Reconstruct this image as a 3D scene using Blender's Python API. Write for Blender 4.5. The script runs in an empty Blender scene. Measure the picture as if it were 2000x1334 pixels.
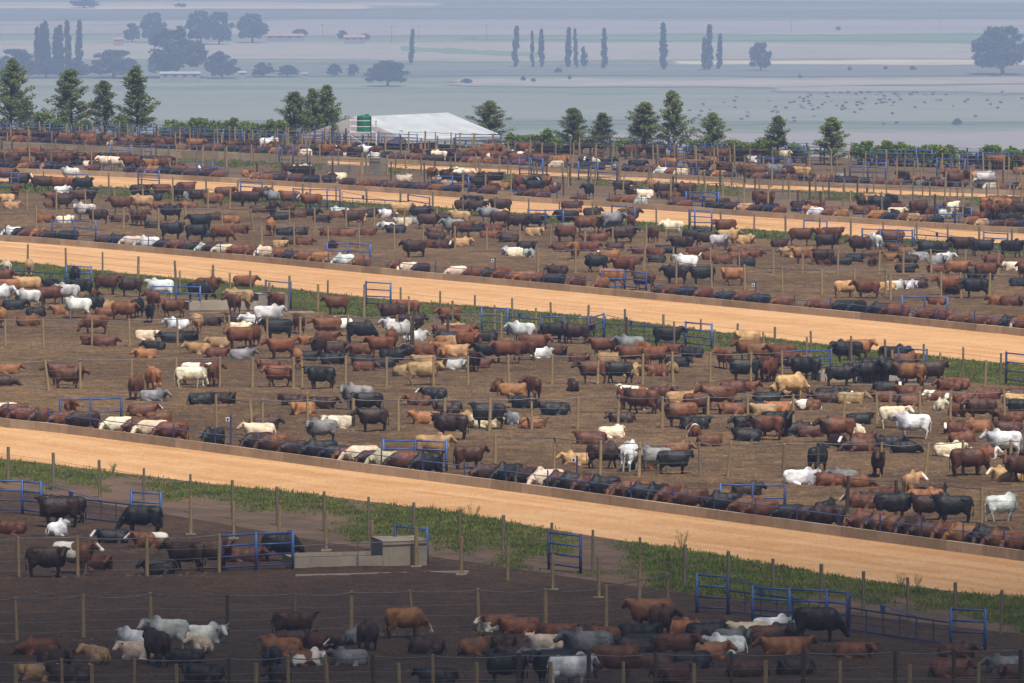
import bpy, math, random
import numpy as np
from mathutils import Vector
R = math.radians
random.seed(7); rng = np.random.default_rng(7)
scene = bpy.context.scene
col = scene.collection

# ------------------------------------------------------------------ camera
F, HC, CX, CY, HOR = 15000.0, 31.0, 1000.0, 667.0, -350.0
PITCH = math.atan((CY - HOR) / F)
CP, SP = math.cos(PITCH), math.sin(PITCH)
def ray(px, py):
    a, b = (px - CX) / F, -(py - CY) / F
    return np.array([a, CP + b * SP, -SP + b * CP])
def P(px, py, z=0.0):
    d = ray(px, py); t = (z - HC) / d[2]
    return Vector((d[0] * t, d[1] * t, z))
def proj(v):
    x, y, z = v[0], v[1], v[2] - HC
    dep = y * CP - z * SP; up = y * SP + z * CP
    return CX + F * x / dep, CY - F * up / dep
def scl(v):                       # pixels per metre at a point
    return F / (v[1] * CP - (v[2] - HC) * SP)

E0, E1 = P(0, 250), P(2000, 318)
def edge_y(x): return E0.y + (x - E0.x) * (E1.y - E0.y) / (E1.x - E0.x)
VAL = -102.0
def terrain(x, y):
    s = y - edge_y(max(-150, min(150, x)))
    if s <= 0: return 0.0
    return VAL * (1 - math.exp(-(s / 450.0) ** 1.3))

# ------------------------------------------------------------------ helpers
class MB:
    def __init__(s): s.v = []; s.f = []
    def quad(s, a, b, c, d):
        n = len(s.v); s.v += [tuple(a), tuple(b), tuple(c), tuple(d)]; s.f.append((n, n+1, n+2, n+3)); return s
    def box(s, x0, x1, y0, y1, z0, z1):
        n = len(s.v)
        s.v += [(x, y, z) for z in (z0, z1) for y in (y0, y1) for x in (x0, x1)]
        for q in ((0,2,3,1),(4,5,7,6),(0,1,5,4),(2,6,7,3),(0,4,6,2),(1,3,7,5)): s.f.append(tuple(n+i for i in q))
        return s
    def tube(s, a, b, r, r2=None, n=8, cap=True):
        a, b = Vector(a), Vector(b); r2 = r if r2 is None else r2
        d = (b - a)
        if d.length < 1e-6: return s
        d.normalize(); u = d.orthogonal().normalized(); w = d.cross(u)
        k = len(s.v)
        for p, rr in ((a, r), (b, r2)):
            for i in range(n):
                t = 2 * math.pi * i / n
                s.v.append(tuple(p + (u * math.cos(t) + w * math.sin(t)) * rr))
        for i in range(n):
            j = (i + 1) % n; s.f.append((k+i, k+j, k+n+j, k+n+i))
        if cap: s.f.append(tuple(k+i for i in reversed(range(n)))); s.f.append(tuple(k+n+i for i in range(n)))
        return s
    def poly(s, pts, r, n=6):
        for a, b in zip(pts[:-1], pts[1:]): s.tube(a, b, r, n=n)
        return s
    def prism(s, prof, a, b):       # profile (u,z) list swept from a to b, u = horizontal normal to the left of a->b
        a, b = Vector(a), Vector(b); d = (b - a); d.z = 0; d.normalize(); nrm = Vector((-d.y, d.x, 0))
        k = len(s.v); m = len(prof)
        for p in (a, b):
            for (u, z) in prof: s.v.append(tuple(p + nrm * u + Vector((0, 0, z))))
        for i in range(m):
            j = (i + 1) % m; s.f.append((k+i, k+m+i, k+m+j, k+j))
        s.f.append(tuple(k+i for i in range(m))); s.f.append(tuple(k+m+i for i in reversed(range(m))))
        return s
    def mesh(s, name, mt=None, smooth=False):
        me = bpy.data.meshes.new(name); me.from_pydata(s.v, [], s.f); me.update()
        if mt: me.materials.append(mt)
        if smooth:
            for p in me.polygons: p.use_smooth = True
        return me
    def build(s, name, mt=None, parent=None, smooth=False, loc=None):
        return link(name, s.mesh(name, mt, smooth), parent, loc)
def link(name, me, parent=None, loc=None):
    o = bpy.data.objects.new(name, me); col.objects.link(o)
    if parent: o.parent = parent
    if loc is not None: o.location = loc
    return o
def tag(o, label=None, cat=None, group=None, kind=None):
    if label: o['label'] = label
    if cat: o['category'] = cat
    if group: o['group'] = group
    if kind: o['kind'] = kind
    return o
def thing(name, label, cat, loc, group=None):
    o = bpy.data.objects.new(name, None); col.objects.link(o); o.location = loc
    o.empty_display_size = .2
    return tag(o, label, cat, group)
ORD = ('first second third fourth fifth sixth seventh eighth ninth tenth eleventh twelfth thirteenth fourteenth fifteenth sixteenth '
       'seventeenth eighteenth nineteenth').split()
TENS = {2: ('twenty', 'twentieth'), 3: ('thirty', 'thirtieth'), 4: ('forty', 'fortieth'), 5: ('fifty', 'fiftieth'), 6: ('sixty', 'sixtieth'), 7: ('seventy', 'seventieth'), 8: ('eighty', 'eightieth'), 9: ('ninety', 'ninetieth')}
def ordw(i):                       # i from 0
    if i < 19: return ORD[i]
    t, u = divmod(i + 1, 10)
    return TENS[t][1] if u == 0 else TENS[t][0] + '-' + ORD[u - 1]

# ------------------------------------------------------------------ materials
def newmat(name):
    m = bpy.data.materials.new(name); m.use_nodes = True
    nt = m.node_tree; b = nt.nodes['Principled BSDF']
    return m, nt, b
def nd(nt, typ, **kw):
    n = nt.nodes.new(typ)
    for k, v in kw.items():
        if k.startswith('i_'):
            key = k[2:]; key = int(key) if key.isdigit() else key.replace('_', ' ')
            n.inputs[key].default_value = v
        else: setattr(n, k, v)
    return n
def mixc(nt, fac, a, b, mode='MIX'):
    n = nt.nodes.new('ShaderNodeMix'); n.data_type = 'RGBA'; n.blend_type = mode
    for sock, v in ((n.inputs[0], fac), (n.inputs[6], a), (n.inputs[7], b)):
        if isinstance(v, bpy.types.NodeSocket): nt.links.new(v, sock)
        elif isinstance(v, (int, float)): sock.default_value = v
        else: sock.default_value = (*v, 1) if len(v) == 3 else v
    return n.outputs[2]
def math_(nt, op, a, b=0.0, clamp=False):
    n = nt.nodes.new('ShaderNodeMath'); n.operation = op; n.use_clamp = clamp
    for s, v in ((n.inputs[0], a), (n.inputs[1], b)):
        if isinstance(v, bpy.types.NodeSocket): nt.links.new(v, s)
        else: s.default_value = v
    return n.outputs[0]
def noise(nt, scale, detail=4, rough=.6, vec=None, dist=0.0):
    n = nd(nt, 'ShaderNodeTexNoise', i_Scale=scale, i_Detail=detail, i_Roughness=rough, i_Distortion=dist)
    if vec is not None: nt.links.new(vec, n.inputs['Vector'])
    return n.outputs['Fac']
def ramp(nt, fac, lo, hi):
    n = nd(nt, 'ShaderNodeMapRange'); nt.links.new(fac, n.inputs[0]); n.inputs[1].default_value = lo; n.inputs[2].default_value = hi
    n.clamp = True
    return n.outputs[0]
def objco(nt): return nd(nt, 'ShaderNodeTexCoord').outputs['Object']
def stretch(nt, vec, s, rotz=0):
    m = nd(nt, 'ShaderNodeMapping'); nt.links.new(vec, m.inputs[0]); m.inputs['Scale'].default_value = s; m.inputs['Rotation'].default_value = (0, 0, rotz)
    return m.outputs[0]
def bump(nt, b, h, strength, dist=.05):
    n = nd(nt, 'ShaderNodeBump'); n.inputs['Strength'].default_value = strength; n.inputs['Distance'].default_value = dist
    nt.links.new(h, n.inputs['Height']); nt.links.new(n.outputs[0], b.inputs['Normal'])
def simple(name, c1, c2, scale=6, rough=.8, metal=0, bmp=0, detail=4, stretchv=None, lo=.35, hi=.65, spec=.3):
    m, nt, b = newmat(name); v = objco(nt)
    if stretchv: v = stretch(nt, v, stretchv)
    f = noise(nt, scale, detail, .6, v)
    nt.links.new(mixc(nt, ramp(nt, f, lo, hi), c1, c2), b.inputs['Base Color'])
    b.inputs['Roughness'].default_value = rough; b.inputs['Metallic'].default_value = metal
    b.inputs['Specular IOR Level'].default_value = spec
    if bmp: bump(nt, b, f, bmp)
    return m
M = {}
ROADANG = math.atan2((P(1500, 1029) - P(500, 897)).y, (P(1500, 1029) - P(500, 897)).x)
def dirt_mat():
    m, nt, b = newmat('dirt'); v = objco(nt)
    big = noise(nt, .045, 3, .55, v); mid = noise(nt, .5, 5, .65, v, .4); fine = noise(nt, 5.5, 6, .75, v)
    clod = nd(nt, 'ShaderNodeTexVoronoi', i_Scale=3.0); nt.links.new(v, clod.inputs['Vector'])
    c = mixc(nt, ramp(nt, big, .38, .62), (.108, .064, .031), (.175, .107, .053))
    m2 = noise(nt, 1.0, 8, .78, v, .3); m3 = noise(nt, .22, 5, .7, v, .8)
    c = mixc(nt, math_(nt, 'MULTIPLY', ramp(nt, m2, .47, .62), .7), c, (.055, .033, .020))
    c = mixc(nt, math_(nt, 'MULTIPLY', ramp(nt, m2, .45, .33), .75), c, (.31, .195, .10))
    c = mixc(nt, math_(nt, 'MULTIPLY', ramp(nt, m3, .5, .64), .65), c, (.052, .032, .020))
    c = mixc(nt, math_(nt, 'MULTIPLY', ramp(nt, fine, .52, .78), .75), c, (.042, .028, .021))
    c = mixc(nt, math_(nt, 'MULTIPLY', ramp(nt, fine, .45, .22), .55), c, (.24, .165, .105))
    gr = noise(nt, 8.0, 4, .7, stretch(nt, v, (1, .11, 1)))
    c = mixc(nt, math_(nt, 'MULTIPLY', ramp(nt, gr, .5, .68), .75), c, mixc(nt, 1.0, c, (.38, .36, .34), 'MULTIPLY'))
    c = mixc(nt, math_(nt, 'MULTIPLY', ramp(nt, gr, .46, .32), .6), c, mixc(nt, 1.0, c, (1.7, 1.65, 1.6), 'MULTIPLY'))
    nt.links.new(c, b.inputs['Base Color']); b.inputs['Roughness'].default_value = .95; b.inputs['Specular IOR Level'].default_value = .15
    h = math_(nt, 'ADD', math_(nt, 'MULTIPLY', fine, .6), math_(nt, 'MULTIPLY', mid, 1.0))
    bump(nt, b, h, .9, .22)
    return m
def darkdirt_mat():  # darker brown version of the pen dirt
    m, nt, b = newmat('dark_pen_dirt'); v = objco(nt)
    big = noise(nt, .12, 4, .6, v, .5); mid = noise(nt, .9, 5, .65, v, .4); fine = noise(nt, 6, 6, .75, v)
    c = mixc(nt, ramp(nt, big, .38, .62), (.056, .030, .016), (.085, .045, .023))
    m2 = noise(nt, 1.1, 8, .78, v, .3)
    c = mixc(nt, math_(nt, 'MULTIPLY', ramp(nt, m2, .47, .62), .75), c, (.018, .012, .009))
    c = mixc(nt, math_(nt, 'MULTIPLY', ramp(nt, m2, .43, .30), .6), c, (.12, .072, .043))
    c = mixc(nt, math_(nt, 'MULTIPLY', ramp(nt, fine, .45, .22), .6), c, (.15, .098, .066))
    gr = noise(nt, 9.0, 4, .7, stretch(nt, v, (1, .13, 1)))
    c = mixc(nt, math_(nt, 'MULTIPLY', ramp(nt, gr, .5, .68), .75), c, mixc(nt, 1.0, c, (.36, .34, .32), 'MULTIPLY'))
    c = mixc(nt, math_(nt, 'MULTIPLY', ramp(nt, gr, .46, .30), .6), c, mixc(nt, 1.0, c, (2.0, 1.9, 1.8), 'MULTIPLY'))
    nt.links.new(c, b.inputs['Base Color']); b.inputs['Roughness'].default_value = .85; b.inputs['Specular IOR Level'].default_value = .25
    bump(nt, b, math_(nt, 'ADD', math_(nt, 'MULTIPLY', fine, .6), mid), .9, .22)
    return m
def road_mat():
    m, nt, b = newmat('sand_road'); v = objco(nt)
    st = stretch(nt, v, (1, 1, 1), 0)
    mp = nd(nt, 'ShaderNodeMapping', vector_type='POINT'); nt.links.new(v, mp.inputs[0]); mp.inputs['Rotation'].default_value = (0, 0, -ROADANG)
    sm = nd(nt, 'ShaderNodeMapping'); nt.links.new(mp.outputs[0], sm.inputs[0]); sm.inputs['Scale'].default_value = (.045, .9, 1)
    tr = noise(nt, 1.0, 5, .6, sm.outputs[0], .35); mid = noise(nt, .35, 5, .65, v); fine = noise(nt, 7, 5, .7, v)
    c = mixc(nt, ramp(nt, tr, .36, .68), (.53, .31, .155), (.40, .205, .085))
    c = mixc(nt, math_(nt, 'MULTIPLY', ramp(nt, mid, .45, .75), .45), c, (.60, .40, .23))
    c = mixc(nt, math_(nt, 'MULTIPLY', ramp(nt, noise(nt, 2.2, 8, .8, v), .5, .7), .45), c, (.34, .19, .09))
    gr = noise(nt, 8.0, 4, .75, stretch(nt, v, (1, .12, 1)))
    c = mixc(nt, math_(nt, 'MULTIPLY', ramp(nt, gr, .5, .7), .4), c, mixc(nt, 1.0, c, (.62, .56, .5), 'MULTIPLY'))
    c = mixc(nt, math_(nt, 'MULTIPLY', ramp(nt, gr, .46, .3), .35), c, mixc(nt, 1.0, c, (1.3, 1.32, 1.35), 'MULTIPLY'))
    nt.links.new(c, b.inputs['Base Color']); b.inputs['Roughness'].default_value = .95; b.inputs['Specular IOR Level'].default_value = .1
    bump(nt, b, math_(nt, 'ADD', fine, math_(nt, 'MULTIPLY', tr, 1.5)), .5, .12)
    return m
def verge_mat():
    m, nt, b = newmat('verge_soil'); v = objco(nt)
    a = noise(nt, .35, 4, .65, v, .6); fine = noise(nt, 6, 5, .7, v)
    c = mixc(nt, ramp(nt, a, .42, .58), (.070, .042, .025), (.115, .066, .038))
    c = mixc(nt, math_(nt, 'MULTIPLY', ramp(nt, fine, .5, .75), .6), c, (.17, .105, .064))
    nt.links.new(c, b.inputs['Base Color']); b.inputs['Roughness'].default_value = .95
    bump(nt, b, fine, .6, .1)
    return m
def leafy(nt, b, colr, f=.4):      # thin leaves let light through
    tl = nd(nt, 'ShaderNodeBsdfTranslucent'); nt.links.new(colr, tl.inputs[0]); mx = nd(nt, 'ShaderNodeMixShader'); mx.inputs[0].default_value = f
    nt.links.new(b.outputs[0], mx.inputs[1]); nt.links.new(tl.outputs[0], mx.inputs[2]); nt.links.new(mx.outputs[0], nt.nodes['Material Output'].inputs['Surface'])
def grass_mat():
    m, nt, b = newmat('grass'); g = nd(nt, 'ShaderNodeNewGeometry'); v = objco(nt)
    a = noise(nt, .5, 4, .65, v); f = noise(nt, 9, 2, .6, v)
    c = mixc(nt, ramp(nt, a, .4, .62), (.10, .14, .026), (.20, .225, .05))
    c = mixc(nt, math_(nt, 'MULTIPLY', ramp(nt, f, .55, .75), .6), c, (.30, .27, .10))
    nt.links.new(c, b.inputs['Base Color']); b.inputs['Roughness'].default_value = .7; b.inputs['Specular IOR Level'].default_value = .2
    leafy(nt, b, c); return m
def concrete_mat(name, a, b2, c3, seam=None):
    m, nt, b = newmat(name); v = objco(nt)
    f = noise(nt, .8, 5, .65, v, .5); g = noise(nt, 1.0, 4, .7, stretch(nt, v, (5, 5, .8))); h = noise(nt, 14, 4, .7, v)
    c = mixc(nt, ramp(nt, f, .35, .65), a, b2)
    c = mixc(nt, math_(nt, 'MULTIPLY', ramp(nt, g, .54, .72), .45), c, c3)
    oi = nd(nt, 'ShaderNodeObjectInfo'); hs = nd(nt, 'ShaderNodeHueSaturation'); nt.links.new(c, hs.inputs['Color'])
    rv = nd(nt, 'ShaderNodeMapRange'); nt.links.new(oi.outputs['Random'], rv.inputs[0]); rv.inputs[3].default_value = .82; rv.inputs[4].default_value = 1.2
    nt.links.new(rv.outputs[0], hs.inputs['Value']); c = hs.outputs[0]
    nt.links.new(c, b.inputs['Base Color']); b.inputs['Roughness'].default_value = .9; b.inputs['Specular IOR Level'].default_value = .2
    bump(nt, b, h, .3, .03)
    return m
def foliage_mat(name, c1, c2, c3, scale=.9):
    m, nt, b = newmat(name); v = objco(nt)
    oi = nd(nt, 'ShaderNodeObjectInfo')
    f = noise(nt, scale, 3, .6, v); g = noise(nt, scale * 6, 2, .6, v)
    c = mixc(nt, ramp(nt, f, .38, .62), c1, c2)
    c = mixc(nt, math_(nt, 'MULTIPLY', ramp(nt, g, .55, .75), .7), c, c3)
    hs = nd(nt, 'ShaderNodeHueSaturation'); nt.links.new(c, hs.inputs['Color'])
    rv = nd(nt, 'ShaderNodeMapRange'); nt.links.new(oi.outputs['Random'], rv.inputs[0]); rv.inputs[3].default_value = .8; rv.inputs[4].default_value = 1.25
    nt.links.new(rv.outputs[0], hs.inputs['Value'])
    nt.links.new(hs.outputs[0], b.inputs['Base Color']); b.inputs['Roughness'].default_value = .6; b.inputs['Specular IOR Level'].default_value = .25
    leafy(nt, b, hs.outputs[0]); return m
def field_mat(name, c1, c2, sy=.012, sx=.002):
    m, nt, b = newmat(name); v = objco(nt)
    f = noise(nt, 1, 6, .7, stretch(nt, v, (sx, sy, 1)), .6); g = noise(nt, .02, 5, .7, v)
    c = mixc(nt, ramp(nt, f, .32, .68), c1, c2)
    c = mixc(nt, math_(nt, 'MULTIPLY', ramp(nt, g, .5, .75), .5), c, (.11, .11, .08))
    nt.links.new(c, b.inputs['Base Color']); b.inputs['Roughness'].default_value = 1; b.inputs['Specular IOR Level'].default_value = 0
    at = nd(nt, 'ShaderNodeVertexColor', layer_name='cover'); n2 = noise(nt, 1, 6, .75, stretch(nt, v, (.004, .016, 1)), .8)
    cov = math_(nt, 'ADD', math_(nt, 'MULTIPLY', at.outputs['Color'], 1.5), math_(nt, 'MULTIPLY', math_(nt, 'SUBTRACT', n2, .62), 3.2))
    al = ramp(nt, cov, .0, .75)
    tp = nd(nt, 'ShaderNodeBsdfTransparent'); mx = nd(nt, 'ShaderNodeMixShader'); nt.links.new(al, mx.inputs[0]); nt.links.new(tp.outputs[0], mx.inputs[1]); nt.links.new(b.outputs[0], mx.inputs[2])
    nt.links.new(mx.outputs[0], nt.nodes['Material Output'].inputs['Surface'])
    return m
def hide_mat():
    # object colour = coat, alpha: 1 plain, .75 white face, .5 pied, .25 zebu grey shading of the coat
    m, nt, b = newmat('hide'); v = objco(nt)
    oi = nd(nt, 'ShaderNodeObjectInfo'); at = nd(nt, 'ShaderNodeVertexColor', layer_name='mask')
    sep = nd(nt, 'ShaderNodeSeparateColor'); nt.links.new(at.outputs['Color'], sep.inputs[0])
    off = nd(nt, 'ShaderNodeCombineXYZ'); r100 = math_(nt, 'MULTIPLY', oi.outputs['Random'], 100.0)
    nt.links.new(r100, off.inputs[0]); nt.links.new(r100, off.inputs[2])
    va = nd(nt, 'ShaderNodeVectorMath', operation='ADD'); nt.links.new(v, va.inputs[0]); nt.links.new(off.outputs[0], va.inputs[1])
    pv = va.outputs[0]
    n1 = noise(nt, 2.2, 3, .6, pv, .4); n2 = noise(nt, 26, 3, .7, stretch(nt, pv, (.5, 1, 1)))
    c = oi.outputs['Color']
    c = mixc(nt, ramp(nt, n1, .38, .66), c, mixc(nt, .45, c, (.0, .0, .0)))
    c = mixc(nt, math_(nt, 'MULTIPLY', ramp(nt, n2, .45, .75), .35), c, mixc(nt, 1.0, c, (1.9, 1.75, 1.6), 'MULTIPLY'))
    c = mixc(nt, math_(nt, 'MULTIPLY', sep.outputs[1], .6), c, mixc(nt, 1.0, c, (.3, .26, .26), 'MULTIPLY'))
    al = oi.outputs['Alpha']
    def band(x): return math_(nt, 'LESS_THAN', math_(nt, 'ABSOLUTE', math_(nt, 'SUBTRACT', al, x)), .07)
    dk = math_(nt, 'MULTIPLY', band(.9), math_(nt, 'MAXIMUM', math_(nt, 'MULTIPLY', sep.outputs[2], .6), math_(nt, 'MAXIMUM', sep.outputs[0], sep.outputs[1])))
    c = mixc(nt, dk, c, (.012, .008, .007))
    dust = math_(nt, 'MULTIPLY', ramp(nt, noise(nt, 1.6, 5, .7, pv), .56, .72), .35)
    c = mixc(nt, dust, c, (.13, .085, .055))
    pat = ramp(nt, noise(nt, 1.25, 1, .4, pv), .52, .545)
    c = mixc(nt, math_(nt, 'MULTIPLY', band(.5), pat), c, (.66, .60, .52))
    face = math_(nt, 'MULTIPLY', math_(nt, 'MAXIMUM', band(.75), math_(nt, 'MULTIPLY', band(.5), .8)), sep.outputs[0])
    c = mixc(nt, face, c, (.68, .62, .55))
    c = mixc(nt, math_(nt, 'MULTIPLY', band(.25), math_(nt, 'MULTIPLY', sep.outputs[2], .75)), c, mixc(nt, 1.0, c, (.32, .32, .36), 'MULTIPLY'))
    nt.links.new(c, b.inputs['Base Color']); b.inputs['Roughness'].default_value = .56; b.inputs['Specular IOR Level'].default_value = .35
    bump(nt, b, math_(nt, 'ADD', math_(nt, 'MULTIPLY', n2, .25), noise(nt, 5.5, 3, .6, pv, .5)), .7, .06)
    return m
def herd_mat():
    m, nt, b = newmat('herd_hide'); at = nd(nt, 'ShaderNodeVertexColor', layer_name='coat')
    n1 = noise(nt, 2.2, 3, .6, objco(nt))
    c = mixc(nt, ramp(nt, n1, .38, .66), at.outputs['Color'], mixc(nt, .45, at.outputs['Color'], (0, 0, 0)))
    nt.links.new(c, b.inputs['Base Color']); b.inputs['Roughness'].default_value = .65; b.inputs['Specular IOR Level'].default_value = .3
    return m
def corr_mat(name, c1, c2, axis_scale):
    m, nt, b = newmat(name); v = objco(nt)
    w = nd(nt, 'ShaderNodeTexWave', i_Scale=axis_scale[1]); w.bands_direction = axis_scale[0]; nt.links.new(v, w.inputs['Vector'])
    f = noise(nt, .6, 4, .6, v)
    c = mixc(nt, ramp(nt, f, .35, .7), c1, c2)
    c = mixc(nt, math_(nt, 'MULTIPLY', w.outputs['Fac'], .3), c, mixc(nt, 1.0, c, (.55, .55, .55), 'MULTIPLY'))
    nt.links.new(c, b.inputs['Base Color']); b.inputs['Roughness'].default_value = .5
    bump(nt, b, w.outputs['Fac'], .25, .04)
    return m
def brick_mat():
    m, nt, b = newmat('brick'); br = nd(nt, 'ShaderNodeTexBrick', i_Scale=4.0); nt.links.new(objco(nt), br.inputs['Vector'])
    br.inputs['Color1'].default_value = (.25, .12, .09, 1); br.inputs['Color2'].default_value = (.32, .17, .12, 1); br.inputs['Mortar'].default_value = (.35, .3, .26, 1)
    nt.links.new(br.outputs['Color'], b.inputs['Base Color']); b.inputs['Roughness'].default_value = .9
    return m
M['dirt'] = dirt_mat(); M['dark_dirt'] = darkdirt_mat(); M['road'] = road_mat(); M['verge'] = verge_mat(); M['grass'] = grass_mat()
M['bunk'] = concrete_mat('bunk_concrete', (.36, .265, .175), (.45, .35, .24), (.14, .10, .068))
M['concrete'] = concrete_mat('trough_concrete', (.22, .185, .145), (.30, .25, .195), (.085, .07, .055))
M['wood'] = simple('weathered_post', (.21, .14, .07), (.32, .23, .12), 3, .85, bmp=.4, stretchv=(8, 8, 1))
M['greywood'] = simple('grey_post', (.12, .10, .065), (.20, .165, .105), 3, .85, bmp=.4, stretchv=(8, 8, 1))
M['darkwood'] = simple('creosote_post', (.035, .027, .022), (.075, .055, .04), 3, .8, bmp=.4, stretchv=(8, 8, 1))
M['wire'] = simple('wire', (.16, .15, .145), (.24, .23, .22), 8, .5, .3)
M['cable'] = simple('cable', (.055, .055, .065), (.12, .12, .135), 5, .5)
M['blue'] = simple('blue_paint', (.02, .066, .215), (.04, .10, .30), 4, .5, bmp=.05, spec=.4)
M['rustblue'] = simple('worn_blue_paint', (.024, .045, .15), (.085, .05, .045), 2.5, .6, lo=.5, hi=.68, stretchv=(1, 1, 2.0))
M['palecable'] = simple('blue_cable', (.05, .08, .20), (.10, .14, .27), 3, .5)
M['feed'] = simple('feed', (.20, .13, .06), (.12, .075, .035), 4, .95, bmp=.6)
M['white'] = simple('white_paint', (.72, .72, .70), (.6, .6, .58), 3, .5)
M['black'] = simple('black_paint', (.015, .015, .015), (.03, .03, .03), 3, .5)
M['roof'] = corr_mat('roof_sheet', (.36, .385, .41), (.47, .495, .52), ('Y', 3.0))
M['gable'] = corr_mat('gable_sheet', (.74, .64, .62), (.78, .69, .67), ('X', 3.0))
M['brick'] = brick_mat()
M['galv'] = simple('galvanised', (.50, .50, .50), (.62, .62, .62), 4, .45, .3)
M['tank'] = simple('green_plastic', (.008, .11, .065), (.012, .15, .09), 2, .45)
M['orange'] = simple('orange_plastic', (.8, .2, .02), (.7, .16, .02), 2, .5)
M['needle'] = foliage_mat('needle_foliage', (.095, .135, .042), (.21, .245, .085), (.33, .31, .14))
M['leaf'] = foliage_mat('leaf_foliage', (.085, .145, .026), (.19, .265, .05), (.33, .36, .09), 1.2)
M['fartree'] = foliage_mat('far_foliage', (.030, .048, .022), (.055, .075, .032), (.08, .09, .045), .15)
M['bark'] = simple('bark', (.075, .055, .045), (.13, .10, .08), 5, .9, bmp=.4)
M['hide'] = hide_mat(); M['herd'] = herd_mat()
M['farwall'] = simple('farm_wall', (.24, .23, .21), (.20, .18, .17), .3, .9)
M['farroof'] = simple('farm_roof', (.28, .15, .12), (.34, .2, .16), .3, .8)
M['rooflight'] = simple('pale_roof', (.33, .33, .32), (.28, .27, .27), .3, .6)
M['stone'] = simple('clod', (.05, .035, .028), (.12, .085, .06), 4, .95, bmp=.5)

# ------------------------------------------------------------------ ground and roads
def ip(poly, x):
    for (a, b), (c, d) in zip(poly[:-1], poly[1:]):
        if x <= c or (c, d) == poly[-1]:
            return b + (x - a) * (d - b) / (c - a)
def smooth_ip(poly, x):
    xs = [p[0] for p in poly]; ys = [p[1] for p in poly]
    if x < xs[0] or x > xs[-1]:
        k = (ys[-1] - ys[0]) / (xs[-1] - xs[0])
        return (ys[0] + (x - xs[0]) * k) if x < xs[0] else (ys[-1] + (x - xs[-1]) * k)
    return sum(ip(poly, min(max(x + dx, xs[0]), xs[-1])) for dx in (-80, -40, 0, 40, 80)) / 5.0
X0, X1 = -520, 2520
_gr = np.random.default_rng(3).random((256, 256))
def vnoise(x, y):
    i, j = np.floor(x).astype(int), np.floor(y).astype(int); u, v = x - i, y - j; u = u*u*(3-2*u); v = v*v*(3-2*v)
    g = lambda a, b: _gr[a % 256, b % 256]
    return (g(i, j)*(1-u) + g(i+1, j)*u)*(1-v) + (g(i, j+1)*(1-u) + g(i+1, j+1)*u)*v
def lumps(x, y):      # trampled ground: 0..1
    h = .45*vnoise(x*.55+7, y*.35) + .35*vnoise(x*1.5, y*1.1+31) + .35*vnoise(x*3.1+90, y*2.3)
    return np.clip(h, 0, 1)
RZ = .30
def strip(name, top, bot, z, mt, kind, nx=120, nt=6, wob=0.0, ztop=None, rough=None, X0=X0):
    mb = MB(); zt = z if ztop is None else ztop
    for i in range(nx + 1):
        x = X0 + (X1 - X0) * i / nx
        a = P(x, smooth_ip(top, x), zt); b = P(x, smooth_ip(bot, x), z)
        w0 = wob * (math.sin(i * 1.7) + math.sin(i * .73 + 1)) * .5; w1 = wob * (math.sin(i * 1.3 + 2) + math.sin(i * .57)) * .5
        d = (b - a).normalized()
        a = a + d * w0; b = b + d * w1
        for j in range(nt + 1):
            p = a.lerp(b, j / nt); mb.v.append((p.x, p.y, p.z))
    for i in range(nx):
        for j in range(nt):
            q = i * (nt + 1) + j; mb.f.append((q, q + 1, q + nt + 2, q + nt + 1))
    if rough:
        V = np.array(mb.v); J = np.tile(np.arange(nt + 1), nx + 1) / nt
        V[:, 2] += lumps(V[:, 0], V[:, 1]) * rough * np.minimum(1, np.minimum(J * 10, (1 - J) * 30)); mb.v = V.tolist()
    o = mb.build(name, mt, smooth=bool(rough)); tag(o, kind=kind); return o
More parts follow.
